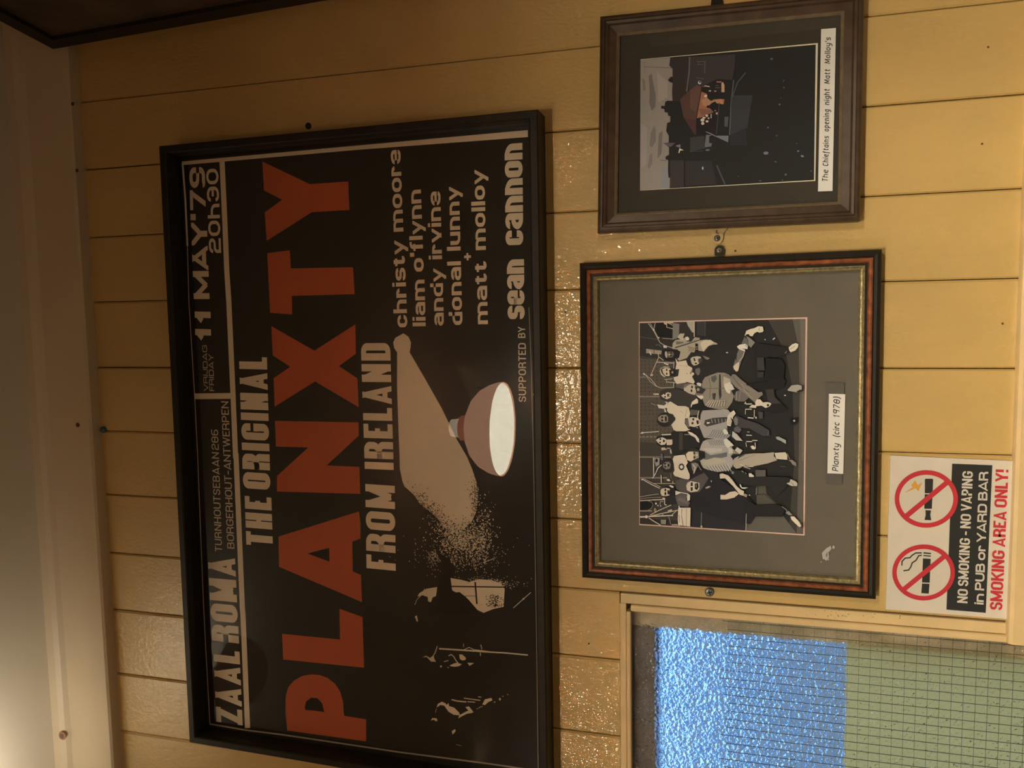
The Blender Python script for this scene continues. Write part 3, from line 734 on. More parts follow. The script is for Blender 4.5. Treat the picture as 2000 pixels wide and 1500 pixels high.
# man far right: denim shirt, beard
A.poly((160, 140, 102), 810, 680, 820, 560, 880, 490, 1000, 470, 1090, 440, 1120, 520, 1220, 530, 1300, 430, 1400, 440, 1410, 480, 1560, 480, 1640, 500, 1780, 560, 1795, 585, 1700, 590, 1600, 620, 1500, 740, 1390, 720, 1310, 730, 1280, 760, 1220, 750, 1130, 880, 960, 940, 900, 880, 940, 700)
A.poly((104, 92, 68), 890, 520, 1060, 530, 1050, 560, 900, 590); A.poly(K3, 1090, 430, 1140, 415, 1180, 450, 1170, 500, 1110, 500)
A.poly(K2, 980, 350, 1080, 350, 1050, 430, 1060, 500, 1010, 490, 920, 430)
A.line((52, 46, 36), 20, 870, 660, 1100, 590, 1400, 490, 1560, 470); A.line((120, 105, 78), 12, 880, 640, 1240, 520, 1390, 440)
A.poly((190, 166, 122), 1420, 560, 1480, 500, 1640, 485, 1720, 540, 1620, 600, 1520, 680, 1490, 740, 1440, 640)
A.poly(D0, 1310, 560, 1370, 570, 1380, 740, 1310, 730); A.line(K2, 12, 1315, 640, 1370, 640); A.line(K2, 12, 1315, 685, 1370, 685)
for i in range(5): A.line((70, 62, 46), 9, 1150+i*34, 620+i*8, 1190+i*30, 690, 1160+i*36, 740)
A.poly(D0, 590, 720, 660, 690, 780, 700, 900, 700, 990, 740, 960, 870, 880, 920, 760, 940, 660, 930, 610, 860)
A.poly((170, 148, 110), 655, 740, 690, 735, 710, 800, 700, 885, 665, 860, 650, 800); A.poly((100, 86, 64), 715, 740, 830, 745, 850, 810, 810, 870, 720, 870); A.oval(K3, 745, 808, 18, 16, n=6)
A.oval(D0, 790, 770, 26, 14); A.oval(D0, 785, 830, 26, 14)
# curly man with dark coat seated at the right
A.poly((42, 37, 29), 1130, 880, 1230, 780, 1380, 740, 1500, 750, 1620, 870, 1800, 620, 2100, 600, 2400, 640, 2500, 900, 2200, 1250, 1900, 1200, 1600, 1280, 1500, 1380, 1440, 1440, 1250, 1200, 1150, 1050)
A.poly((178, 155, 114), 1205, 900, 1240, 860, 1350, 840, 1420, 850, 1450, 900, 1440, 960, 1390, 1000, 1350, 1030, 1280, 1045, 1230, 1000)
A.poly((66, 57, 44), 1370, 900, 1440, 880, 1470, 930, 1440, 990, 1380, 980); A.poly(D0, 1270, 880, 1300, 885, 1320, 950, 1285, 945); A.poly(D0, 1300, 980, 1350, 985, 1345, 1015, 1300, 1010); A.oval(K3, 1325, 955, 22, 12, n=6)
A.poly((120, 104, 78), 1470, 825, 1600, 870, 1625, 885, 1580, 920, 1530, 900); A.poly((105, 92, 72), 1310, 1120, 1400, 1090, 1420, 1150, 1400, 1240, 1360, 1260, 1310, 1190)
# blond man in white shirt
A.poly((196, 172, 126), 880, 880, 930, 960, 1050, 940, 1110, 930, 1150, 1040, 1240, 1090, 1250, 1140, 1190, 1220, 1270, 1190, 1290, 1230, 1240, 1280, 1300, 1400, 1270, 1440, 1130, 1400, 1010, 1450, 900, 1440, 850, 1360, 840, 1300, 940, 1270, 960, 1120, 880, 1130, 900, 1010)
A.poly((130, 112, 82), 1190, 1210, 1250, 1100, 1245, 1190, 1205, 1240); A.line((150, 130, 96), 6, 960, 1040, 1110, 1055); A.oval(D1, 1122, 1062, 9, 9, n=6); A.oval(D1, 1132, 1216, 9, 9, n=6)
A.poly(K2, 535, 1170, 560, 1100, 640, 1062, 740, 1070, 770, 1110, 700, 1260, 640, 1300, 570, 1250); A.poly(D1, 560, 1130, 600, 1090, 760, 1085, 860, 1110, 940, 1150, 930, 1250, 850, 1270, 700, 1300, 640, 1270, 580, 1200)
A.poly((192, 166, 122), 590, 1120, 660, 1095, 760, 1100, 780, 1140, 770, 1250, 740, 1275, 660, 1270, 610, 1200); A.poly(D0, 740, 1140, 860, 1130, 900, 1180, 860, 1260, 760, 1270)
A.oval(D0, 692, 1140, 16, 26); A.oval(D0, 692, 1222, 16, 26); A.oval(K3, 735, 1185, 18, 12, n=6); A.oval((140, 118, 88), 815, 1190, 22, 28)
# denim jacket man with beard (centre right)
A.poly((132, 116, 86), 1450, 1500, 1470, 1380, 1520, 1300, 1640, 1250, 1800, 1195, 1940, 1200, 2040, 1240, 2120, 1340, 2060, 1500, 2100, 1600, 2150, 1700, 2110, 1840, 2000, 1990, 1820, 1995, 1650, 1960, 1520, 1930, 1480, 1800, 1430, 1700, 1400, 1600)
A.poly((88, 78, 60), 1650, 1290, 1760, 1250, 1780, 1330, 1720, 1420, 1660, 1370); A.poly((50, 45, 36), 1830, 1240, 1860, 1230, 1880, 1700, 1840, 1800, 1820, 1650)
A.line((84, 74, 56), 10, 1610, 1310, 1640, 1500, 1620, 1760); A.line((90, 79, 60), 10, 1480, 1540, 1950, 1540); A.poly((60, 54, 42), 1680, 1650, 1760, 1640, 1740, 1790, 1690, 1770)
for i in range(8): A.line((196, 172, 130), 12, 1500+i*62, 1960-i*6, 1560+i*56, 1880-i*10, 1620+i*45, 1800); A.line((78, 70, 56), 9, 1530+i*60, 1965-i*5, 1590+i*56, 1880-i*10, 1640+i*42, 1820)
A.poly((168, 148, 110), 1930, 1260, 1960, 1300, 2060, 1330, 2080, 1420, 1990, 1480, 1920, 1440); A.line((90, 80, 60), 9, 1900, 1280, 2000, 1250, 2070, 1330)
A.poly(K3, 1930, 1450, 2060, 1400, 2120, 1470, 2160, 1560, 2090, 1580, 2060, 1660, 1990, 1620, 1950, 1540)
for i in range(4): A.line((100, 88, 66), 6, 2040+i*12, 1560+i*28, 2110-i*4, 1590+i*22)
A.poly(K3, 1335, 1430, 1380, 1410, 1450, 1440, 1430, 1500, 1360, 1475)
A.poly((86, 76, 58), 890, 1450, 1060, 1420, 1200, 1430, 1180, 1500, 1060, 1560, 880, 1520)
A.poly((112, 98, 74), 1060, 1470, 1150, 1430, 1240, 1440, 1420, 1500, 1550, 1560, 1480, 1680, 1330, 1700, 1220, 1690, 1130, 1640, 1060, 1560); A.poly((176, 152, 112), 1110, 1500, 1200, 1450, 1290, 1450, 1320, 1520, 1330, 1600, 1300, 1680, 1230, 1690, 1110, 1640)
A.poly((52, 46, 36), 1300, 1500, 1400, 1490, 1470, 1530, 1540, 1560, 1460, 1660, 1340, 1640); A.oval((150, 130, 98), 1375, 1565, 30, 34); A.oval(D0, 1240, 1510, 18, 30); A.oval(D0, 1230, 1590, 18, 30); A.oval(K3, 1280, 1555, 24, 14, n=6); A.oval((180, 158, 118), 1090, 1560, 26, 40)
A.poly(K3, 1330, 1690, 1400, 1695, 1470, 1690, 1490, 1740, 1440, 1780, 1380, 1740)
# long haired one between
A.poly((58, 51, 39), 530, 1660, 560, 1590, 660, 1550, 800, 1540, 870, 1520, 960, 1560, 1080, 1600, 1200, 1660, 1330, 1690, 1350, 1800, 1260, 1830, 1200, 1960, 1100, 1950, 900, 1930, 820, 1830, 700, 1820, 600, 1790, 540, 1740)
A.poly((196, 170, 126), 570, 1700, 640, 1650, 720, 1625, 780, 1640, 790, 1700, 760, 1750, 690, 1775, 620, 1740); A.poly(D0, 700, 1655, 760, 1660, 760, 1720, 705, 1720); A.oval((170, 146, 108), 745, 1690, 14, 22, n=8); A.oval(D0, 650, 1660, 18, 20); A.oval(D0, 655, 1725, 18, 20)
A.line(K3, 30, 400, 1665, 520, 1665); A.line(D1, 8, 400, 1665, 440, 1665)
A.poly(K3, 1210, 1920, 1240, 1830, 1340, 1755, 1370, 1790, 1370, 1860, 1270, 1890, 1220, 1960); A.poly(D0, 1250, 1890, 1370, 1870, 1420, 1780, 1480, 1880, 1600, 1960, 1560, 2000, 1440, 1990, 1390, 1960, 1220, 1960)
A.poly(K3, 480, 1890, 640, 1910, 690, 1860, 640, 1830, 710, 1830, 710, 1970, 650, 1960, 690, 2060, 640, 2050, 640, 1985, 520, 1970); A.line(K1, 12, 350, 1860, 460, 1910)
# white shirt, dark curls (centre)
A.poly((198, 174, 128), 700, 1960, 720, 1850, 770, 1820, 850, 1870, 930, 1920, 1100, 1925, 1170, 1960, 1200, 2080, 1180, 2180, 1090, 2190, 1080, 2300, 1160, 2420, 1210, 2430, 1100, 2470, 900, 2470, 840, 2440, 790, 2330, 860, 2250, 880, 2200, 830, 2100, 740, 2080, 700, 2030)
A.line((120, 104, 76), 8, 1130, 1990, 1090, 2160); A.line((140, 122, 90), 7, 980, 2030, 1060, 2070); A.line((90, 78, 58), 10, 820, 2110, 880, 2190); A.line((90, 78, 58), 10, 830, 2270, 885, 2210)
A.oval((44, 38, 30), 650, 2220, 175, 158); A.poly((50, 44, 34), 700, 2090, 820, 2140, 885, 2210, 800, 2300, 720, 2330)
A.poly((136, 116, 86), 500, 2170, 560, 2120, 680, 2110, 720, 2160, 720, 2260, 650, 2285, 560, 2270, 505, 2230); A.oval(D0, 592, 2165, 22, 22); A.oval(D0, 592, 2235, 22, 22); A.poly(D0, 650, 2150, 690, 2150, 695, 2250, 655, 2250); A.oval(K2, 630, 2200, 20, 12, n=6)
# jacket man centre
A.poly((150, 136, 110), 1430, 2100, 1470, 2020, 1600, 2010, 1900, 2000, 2060, 2120, 2080, 2300, 2000, 2360, 2020, 2520, 2080, 2560, 1980, 2640, 1800, 2640, 1600, 2620, 1500, 2610, 1430, 2480, 1400, 2360, 1420, 2200)
A.poly((62, 56, 46), 1520, 2230, 1700, 2180, 2000, 2160, 2020, 2250, 1800, 2310, 1560, 2370, 1500, 2320); A.poly(K3, 1560, 2270, 1640, 2275, 1600, 2310, 1560, 2305)
for i in range(5): A.line((140, 124, 94), 16, 1660+i*75, 2200, 1680+i*72, 2290)
for i in range(9): A.line((86, 80, 70), 10, 1560+i*60, 2610, 1640+i*54, 2540, 1700+i*46, 2440)
A.poly((90, 80, 60), 1200, 2000, 1370, 2010, 1360, 2110, 1210, 2130); A.line(K2, 20, 1390, 2020, 1360, 2150, 1370, 2200)
A.poly((100, 88, 68), 1080, 2260, 1120, 2190, 1180, 2170, 1200, 2300, 1180, 2400, 1120, 2360); A.poly((190, 164, 124), 1150, 2180, 1250, 2160, 1360, 2180, 1420, 2240, 1430, 2300, 1390, 2350, 1290, 2380, 1180, 2360, 1165, 2260)
A.oval(D0, 1268, 2210, 22, 26); A.oval(D0, 1250, 2295, 22, 26); A.poly(D0, 1330, 2240, 1380, 2230, 1400, 2300, 1350, 2320); A.oval((160, 138, 102), 1400, 2270, 22, 30); A.oval(K3, 1310, 2260, 22, 12, n=6); A.oval(K2, 1345, 2400, 30, 18, n=8)
A.poly(D0, 1180, 2380, 1330, 2390, 1420, 2420, 1500, 2620, 1400, 2700, 1350, 2540, 1220, 2470)
# woman with black t-shirt
A.poly((40, 36, 29), 790, 2700, 770, 2560, 800, 2480, 860, 2470, 960, 2480, 1140, 2500, 1320, 2540, 1420, 2650, 1400, 2780, 1250, 2870, 1060, 2880, 1090, 2920, 830, 3000, 800, 2900, 790, 2780)
A.poly((66, 57, 42), 960, 2490, 1040, 2500, 1040, 2870, 960, 2880); A.poly(D0, 450, 2660, 480, 2590, 580, 2560, 770, 2560, 800, 2640, 800, 2800, 600, 2810, 500, 2770)
A.poly((190, 166, 122), 690, 2650, 810, 2650, 815, 2740, 790, 2770, 690, 2770); A.poly((200, 174, 130), 455, 2660, 520, 2620, 600, 2600, 680, 2640, 690, 2700, 650, 2760, 570, 2770, 500, 2720)
A.oval(D0, 553, 2640, 20, 20); A.oval(D0, 545, 2715, 20, 20); A.oval(D0, 628, 2680, 20, 30); A.oval((150, 124, 92), 655, 2680, 10, 26)
A.poly(K3, 1140, 2470, 1240, 2500, 1330, 2560, 1390, 2640, 1400, 2720, 1350, 2690, 1310, 2610, 1200, 2550); A.poly(K3, 570, 2535, 780, 2525, 790, 2550, 590, 2560); A.line(K3, 18, 120, 2520, 180, 2500, 520, 2475); A.oval(K3, 165, 2503, 30, 20, n=8)
A.poly(K1, 1070, 2535, 1190, 2530, 1200, 2548, 1080, 2552)
A.poly(K2, 570, 2830, 640, 2820, 700, 2870, 580, 2885); A.line(K3, 16, 690, 2840, 770, 2840); A.poly(K3, 760, 2860, 790, 2870, 800, 2960, 770, 2950)
A.at(1240, 880, 11.111)
# light jacket man with long hair (crop three)
A.poly((158, 142, 112), 1440, -120, 1480, -200, 1560, -240, 1800, -260, 1990, -240, 2100, -120, 2150, 60, 2080, 120, 2150, 230, 2120, 330, 2050, 430, 1800, 465, 1600, 425, 1490, 380, 1440, 300, 1410, 210, 1400, 0)
A.poly((176, 158, 124), 1450, -40, 1620, -60, 1900, -40, 1880, 20, 1650, 60, 1560, 20); A.poly((100, 92, 76), 1520, 30, 1640, 100, 1880, 60, 2000, 30, 2000, 130, 1880, 160, 1720, 150, 1560, 200, 1500, 190)
A.poly((170, 150, 112), 1430, 215, 1560, 200, 1750, 175, 1950, 195, 1990, 240, 1800, 290, 1600, 330, 1500, 310)
for i in range(8): A.line((64, 58, 48), 9, 1560+i*60, 340-i*5, 1620+i*62, 420, 1660+i*60, 455); A.line(K3, 10, 1590+i*60, 330-i*5, 1650+i*60, 410, 1690+i*58, 450)
for i in range(8): A.line((90, 84, 74), 9, 1560+i*52, -230, 1620+i*50, -180, 1660+i*46, -110)
A.poly((48, 42, 34), 1290, -60, 1400, -10, 1520, 20, 1530, 150, 1400, 230, 1280, 260, 1180, 240, 1100, 160, 1090, 60, 1150, 0)
A.poly((196, 170, 124), 1105, 80, 1160, 25, 1260, 20, 1290, 90, 1280, 200, 1210, 240, 1130, 200); A.poly((150, 130, 96), 1260, 20, 1390, 30, 1400, 150, 1290, 200); A.poly(D0, 1380, 20, 1520, 40, 1520, 170, 1390, 190); A.oval(D0, 1290, 55, 20, 26); A.oval(D0, 1290, 145, 20, 28); A.oval(K3, 1345, 100, 24, 14, n=6)
# t-shirt with round emblem
A.poly((198, 174, 130), 820, 190, 850, 120, 960, 100, 1080, 90, 1150, 260, 1110, 330, 1190, 520, 1190, 600, 1160, 630, 1050, 610, 860, 550, 830, 490, 860, 430, 840, 280)
for i in range(9):
    th = i*2*math.pi/9; A.oval(D1, 1012+48*math.cos(th), 355+58*math.sin(th), 20, 20, n=8)
A.oval(K3, 1010, 355, 32, 36, n=10); A.oval((46, 40, 31), 700, 330, 150, 145); A.poly((120, 104, 78), 610, 300, 650, 250, 740, 245, 780, 300, 760, 390, 680, 410, 620, 370); A.oval(D0, 655, 285, 18, 22); A.oval(D0, 660, 350, 18, 22); A.oval(D0, 730, 320, 24, 30); A.oval(K2, 685, 315, 22, 12, n=6)
A.poly((96, 88, 76), 560, 70, 600, 70, 610, 200, 560, 200); A.line(K3, 18, 405, 150, 410, 560); A.poly((140, 128, 106), 420, 160, 540, 160, 530, 310, 450, 350, 430, 240); A.oval(D0, 470, 215, 30, 40); A.line(K3, 18, 385, 600, 450, 500, 500, 380, 580, 310)
A.poly((120, 106, 80), 1220, 270, 1330, 260, 1370, 330, 1290, 500, 1240, 400); A.line(K3, 14, 1260, 300, 1310, 370, 1275, 500); A.line((120, 106, 82), 20, 1350, 270, 1420, 400, 1500, 470)
A.line(K3, 30, 140, 630, 190, 625); A.line(K3, 15, 190, 640, 370, 740, 540, 820); A.line(K2, 12, 200, 615, 330, 680, 560, 790); A.line(K2, 22, 570, 530, 575, 700); A.line(K2, 11, 400, 715, 880, 715); A.poly(K3, 680, 630, 740, 610, 770, 660, 720, 665); A.line(K1, 8, 780, 490, 785, 600); A.line(K2, 14, 825, 660, 825, 710)
# man with fiery hair in black, folded arms
A.poly((38, 34, 29), 1200, 600, 1300, 480, 1500, 400, 1800, 470, 1860, 620, 2500, 1050, 2700, 1300, 2500, 1600, 1300, 1300, 1250, 1150, 1180, 900)
A.poly((78, 68, 54), 880, 660, 980, 610, 1180, 640, 1500, 480, 1600, 600, 1500, 760, 1400, 900, 1150, 920, 1000, 900, 900, 820)
for i in range(14): A.line((104, 92, 70) if i % 2 else (50, 44, 35), 7, 900+i*18, 700+i*6, 980+i*20, 640+i*3)
A.poly((190, 164, 122), 1115, 760, 1140, 700, 1210, 660, 1290, 680, 1400, 700, 1400, 830, 1360, 880, 1220, 905, 1130, 860); A.poly(D0, 1215, 690, 1255, 690, 1258, 770, 1210, 770); A.poly(D0, 1210, 800, 1255, 790, 1255, 870, 1215, 880)
A.poly(D0, 1300, 720, 1370, 700, 1385, 790, 1350, 860, 1300, 830); A.oval(K3, 1260, 780, 34, 10, n=8); A.line(K2, 10, 1330, 730, 1330, 800); A.poly((150, 130, 100), 1530, 800, 1600, 765, 1650, 780, 1600, 815, 1540, 830); A.oval(K3, 1658, 665, 12, 20, n=6)
# bearded man back left
A.poly((40, 36, 29), 660, 1000, 720, 960, 860, 950, 900, 1160, 670, 1160); A.oval((38, 33, 27), 690, 900, 150, 110); A.poly((36, 32, 26), 720, 820, 860, 800, 900, 940, 740, 1000)
A.poly((188, 162, 120), 555, 870, 580, 825, 680, 810, 760, 830, 740, 900, 750, 970, 680, 990, 590, 985, 555, 930); A.oval(D0, 662, 855, 20, 32); A.oval(D0, 662, 935, 22, 34); A.poly(D0, 705, 860, 740, 860, 745, 950, 710, 950)
A.poly(K3, 735, 760, 780, 750, 845, 780, 830, 810, 790, 800); A.poly(K3, 880, 870, 980, 900, 1150, 930, 1200, 970, 1190, 1080, 1140, 1100, 1130, 1000, 1140, 950, 1000, 920, 880, 975)
A.poly((84, 76, 62), 870, 1000, 1000, 930, 1130, 960, 1120, 1080, 1200, 1120, 1160, 1220, 1000, 1210, 930, 1180, 900, 1100)
for i in range(10): A.line((140, 124, 96), 5, 930+i*22, 1080+i*10, 960+i*22, 1010+i*10)
A.poly(K3, 600, 1020, 655, 1030, 650, 1160, 700, 1180, 660, 1190, 635, 1160, 640, 1050, 600, 1045)
A.poly((28, 25, 20), 115, 1110, 380, 1110, 400, 1180, 340, 1260, 115, 1290)
A.line(K1, 18, 110, 1005, 300, 970, 520, 940); A.line(K1, 12, 110, 1050, 300, 1020, 570, 1010); A.line(K2, 22, 110, 1090, 400, 1070, 640, 1060); A.line(K1, 10, 280, 1090, 370, 1120, 395, 1180, 350, 1260, 290, 1300)
A.line(K2, 16, 110, 1310, 370, 1310); A.oval(K3, 458, 1150, 20, 22, n=8); A.oval(K3, 500, 1195, 14, 16, n=8); A.oval(K3, 560, 1200, 10, 16, n=8); A.line(K2, 10, 540, 1180, 560, 1100, 620, 1110); A.oval(K2, 440, 1290, 24, 40, n=8); A.oval(D0, 440, 1290, 12, 24, n=8)
A.line(K3, 30, 108, 1440, 280, 1437); A.oval(K3, 250, 1437, 34, 34, n=8); A.line(K3, 22, 290, 1430, 740, 1410, 830, 1410); A.line(K2, 18, 330, 1400, 520, 1300, 790, 1180); A.line(K2, 20, 350, 1420, 560, 1370, 950, 1290); A.line(K2, 20, 300, 1460, 420, 1540, 560, 1620)
A.line(K1, 10, 730, 1420, 780, 1600); A.poly((130, 114, 86), 560, 1500, 680, 1500, 670, 1600, 570, 1595); A.line(K2, 14, 800, 1400, 900, 1310); A.poly(K1, 800, 1600, 900, 1590, 1000, 1640, 790, 1630); A.line(K2, 14, 590, 1380, 650, 1430); A.poly(K2, 710, 1300, 810, 1270, 800, 1310, 720, 1320)
A.poly((196, 172, 128), 940, 1240, 1210, 1240, 1200, 1650, 940, 1620, 930, 1500); A.line((112, 98, 72), 14, 1020, 1270, 1010, 1400, 1050, 1640); A.line((120, 106, 80), 12, 960, 1400, 965, 1560); A.line((110, 96, 70), 9, 1120, 1260, 1115, 1640); A.line(K3, 22, 950, 1200, 1000, 1300, 990, 1560)
A.oval(K2, 1445, 1650, 22, 26, n=8)
# lower bodies: crops four to six
A.at(1400, 620, 11.111)
A.poly((196, 172, 126), 600, 410, 640, 290, 720, 255, 820, 230, 900, 190, 1000, 200, 1015, 290, 990, 320, 920, 330, 880, 310, 820, 340, 770, 410, 720, 400, 690, 360, 640, 370); A.line((90, 78, 58), 8, 915, 220, 925, 290)
A.poly((96, 86, 66), 530, 580, 600, 420, 660, 470, 690, 600, 680, 640, 620, 580); A.poly((120, 108, 82), 630, 400, 700, 430, 830, 540, 740, 660, 690, 600, 680, 500)
A.poly(K3, 435, 630, 500, 590, 620, 570, 670, 620, 670, 690, 600, 680, 620, 740, 560, 730, 470, 680); A.line((80, 70, 52), 8, 610, 600, 660, 640); A.line((60, 52, 40), 12, 560, 680, 650, 695)
A.poly((104, 92, 70), 440, 780, 480, 690, 610, 740, 590, 830, 540, 930, 500, 1050, 460, 1150, 400, 1160, 360, 1060, 390, 930, 400, 900, 420, 950); A.poly((186, 162, 120), 355, 1060, 420, 1000, 490, 960, 480, 1100, 460, 1165, 420, 1175, 370, 1120); A.line((160, 140, 104), 20, 480, 960, 560, 860, 600, 750)
A.oval(K3, 222, 763, 26, 12, n=8); A.oval(K3, 888, 770, 20, 14, n=8); A.oval(K3, 1048, 480, 14, 14, n=8); A.line(K3, 22, 1215, 480, 1262, 442)
A.poly((36, 31, 24), 880, 560, 1200, 600, 1500, 640, 1570, 660, 1560, 760, 1480, 800, 1300, 850, 1060, 860, 900, 900, 840, 1000, 800, 700)
A.poly((198, 174, 130), 1560, 650, 1640, 580, 1720, 555, 1770, 580, 1760, 650, 1700, 720, 1600, 755, 1570, 710); A.line((120, 104, 78), 12, 1590, 690, 1700, 620); A.line((120, 106, 80), 16, 1480, 780, 1520, 730)
A.poly((58, 51, 40), 870, 870, 1020, 870, 1040, 1150, 880, 1140); A.poly((52, 46, 36), 880, 1180, 1020, 1180, 1010, 1300, 880, 1300); A.poly((30, 26, 20), 1060, 880, 1400, 900, 1480, 1050, 1450, 1350, 1050, 1380)
A.at(1400, 750, 11.111)
A.poly((118, 104, 78), 290, -140, 340, -210, 400, -210, 520, -100, 700, 40, 830, 130, 900, 180, 980, 170, 1000, 230, 880, 330, 820, 400, 700, 300, 560, 180, 400, 60, 320, -30); A.line((80, 70, 54), 14, 340, -170, 480, 20, 700, 180); A.line((150, 132, 100), 10, 540, 0, 620, 160, 780, 330)
A.poly((34, 29, 23), 620, 10, 1450, -120, 1500, -60, 1460, 40, 1250, 130, 1260, 260, 1400, 420, 1540, 560, 1200, 620, 1020, 520, 1200, 420, 980, 160)
A.poly((100, 88, 68), 370, 280, 420, 160, 500, 130, 620, 220, 700, 290, 600, 380, 480, 380, 400, 360); A.line((150, 134, 102), 12, 430, 170, 430, 350); A.line((140, 122, 94), 10, 510, 160, 480, 370)
A.poly((194, 170, 126), 830, 400, 870, 330, 940, 330, 1000, 400, 1100, 390, 1190, 420, 1140, 490, 1060, 520, 970, 470, 860, 480, 850, 520, 700, 510, 760, 450, 840, 460); A.oval(D0, 1110, 460, 24, 28)
A.poly((150, 134, 100), 1530, 130, 1620, 30, 1760, 10, 1840, 40, 1850, 130, 1800, 120, 1740, 180, 1560, 150); A.line(D0, 26, 1740, 160, 1850, 150, 1865, 30); A.oval(K3, 1480, 248, 22, 14, n=8)
A.poly((58, 50, 38), 1060, 120, 1220, 110, 1260, 300, 1400, 420, 1180, 430, 1100, 350)
A.line(K3, 20, 630, 435, 760, 432); A.poly(K2, 590, 430, 630, 375, 640, 430); A.line(K3, 18, 620, 548, 760, 545); A.line(K2, 14, 620, 560, 620, 660); A.line(K2, 18, 815, 560, 812, 720); A.line(K3, 22, 670, 730, 740, 735, 800, 740); A.oval(K3, 850, 730, 18, 24, n=8); A.poly((72, 64, 52), 900, 600, 1000, 610, 1000, 750, 920, 750)
A.poly((194, 170, 130), 290, 620, 370, 570, 410, 640, 350, 720, 350, 770, 290, 720, 330, 800, 300, 920, 230, 900, 215, 800, 240, 680); A.poly((150, 134, 104), 100, 550, 180, 540, 250, 560, 290, 620, 220, 720)
for i in range(4): A.line((92, 80, 60), 6, 240+i*8, 860-i*30, 330, 885-i*28)
A.poly((62, 55, 46), 360, 800, 420, 680, 600, 760, 900, 860, 1130, 1000, 1150, 1120, 1000, 1130, 700, 960, 480, 960, 380, 860); A.poly((110, 98, 80), 360, 780, 400, 700, 460, 760, 450, 880, 400, 900); A.poly((90, 80, 68), 370, 960, 440, 910, 540, 990, 480, 1060, 380, 1030)
A.poly((176, 158, 124), 340, 1020, 440, 1090, 560, 1235, 420, 1220, 330, 1140); A.poly(K3, 150, 1200, 210, 1180, 270, 1230, 340, 1300, 370, 1340, 300, 1350, 240, 1400, 160, 1300); A.poly(K3, 130, 1010, 180, 960, 250, 1060, 240, 1090, 160, 1090)
A.poly((150, 136, 108), 1280, 1150, 1340, 1140, 1500, 1220, 1500, 1300, 1380, 1230, 1300, 1200); A.oval((160, 142, 108), 1680, 800, 26, 22, n=8); A.poly((28, 25, 19), 1580, 760, 1740, 740, 1760, 820, 1700, 880, 1600, 860); A.oval((170, 150, 116), 1680, 798, 24, 22, n=8)
A.line(K2, 14, 660, 1040, 710, 1040); A.line(K3, 18, 640, 1110, 760, 1115); A.line(K3, 18, 770, 1225, 880, 1225); A.line(K3, 18, 640, 1248, 770, 1248); A.line(K2, 18, 830, 1270, 840, 1400); A.line(K2, 14, 630, 1270, 645, 1360); A.poly((196, 172, 130), 730, 1350, 790, 1335, 840, 1390, 820, 1425, 760, 1410); A.line((90, 80, 64), 10, 1130, 1010, 1100, 1120)
A.poly((180, 162, 126), 250, 1400, 300, 1370, 350, 1430, 340, 1500, 500, 1520, 560, 1440, 440, 1370, 380, 1450, 380, 1500, 260, 1520)
A.at(1400, 880, 11.111)
A.poly((158, 138, 102), 355, 250, 370, 180, 450, 130, 600, 80, 800, 60, 1000, 60, 1240, 35, 1240, 120, 1310, 210, 1100, 280, 900, 320, 760, 350, 600, 320, 500, 380, 420, 395, 360, 340)
A.poly((184, 162, 118), 1250, 50, 1490, 35, 1530, 100, 1530, 200, 1400, 190, 1290, 180); A.poly((64, 58, 46), 450, 190, 480, 120, 620, 80, 600, 100, 500, 150); A.line((196, 172, 130), 12, 500, 300, 640, 350, 790, 350); A.line(K3, 12, 580, 350, 730, 400); A.line((120, 104, 78), 10, 480, 220, 820, 90)
A.poly((120, 104, 78), 1550, 210, 1640, 200, 1720, 270, 1720, 340, 1640, 300, 1600, 240); A.line(K1, 10, 1530, 60, 1580, 190); A.line((100, 90, 70), 8, 1370, 345, 1490, 350)
A.poly((40, 36, 28), 380, 420, 560, 430, 700, 560, 1000, 560, 1560, 580, 1600, 620, 1500, 800, 1300, 1000, 1100, 760, 850, 780, 700, 760, 480, 700, 320, 520)
A.poly((86, 76, 58), 840, 420, 1060, 420, 1060, 560, 840, 565); A.poly(K3, 690, 500, 740, 490, 810, 550, 790, 575, 700, 570); A.line(K1, 18, 540, 440, 580, 470); A.line((130, 116, 90), 12, 620, 470, 640, 510); A.oval((120, 104, 84), 345, 480, 30, 32, n=8)
A.poly((190, 166, 122), 60, 510, 120, 495, 250, 540, 340, 640, 430, 770, 520, 850, 590, 880, 580, 980, 500, 960, 440, 880, 360, 780, 260, 680, 180, 600, 70, 610); A.poly((186, 162, 120), 80, 960, 180, 965, 280, 900, 400, 880, 480, 940, 380, 1020, 220, 1060, 80, 1060); A.line(K2, 22, 560, 960, 650, 1000); A.line(K2, 16, 590, 940, 660, 970)
A.poly(K3, 495, 725, 520, 740, 545, 800, 680, 800, 610, 830, 540, 825, 505, 780); A.oval(K3, 710, 968, 18, 10, n=8)
A.poly((170, 150, 112), 1510, 710, 1580, 690, 1600, 620, 1700, 660, 1750, 710, 1740, 770, 1620, 770, 1560, 740); A.line(D1, 8, 1600, 680, 1680, 760)
A.poly((36, 32, 25), 640, 1050, 860, 1190, 1300, 1170, 1400, 1210, 1480, 1300, 1420, 1440, 800, 1430, 660, 1380, 600, 1250); A.line(K1, 14, 1410, 1210, 1500, 1280, 1530, 1340); A.line((110, 98, 76), 16, 860, 810, 850, 960)
A.poly((130, 116, 90), 1490, 1350, 1560, 1310, 1640, 1400, 1560, 1400); A.poly((196, 172, 128), 1600, 1430, 1680, 1430, 1790, 1550, 1830, 1640, 1790, 1660, 1700, 1580, 1620, 1500); A.line(D0, 22, 1850, 1560, 1870, 1640, 1840, 1680)
A.line((170, 150, 112), 12, 640, 1370, 630, 1720)
art_on_parent = A.build('photograph', band, 'sepia group photograph of musicians')
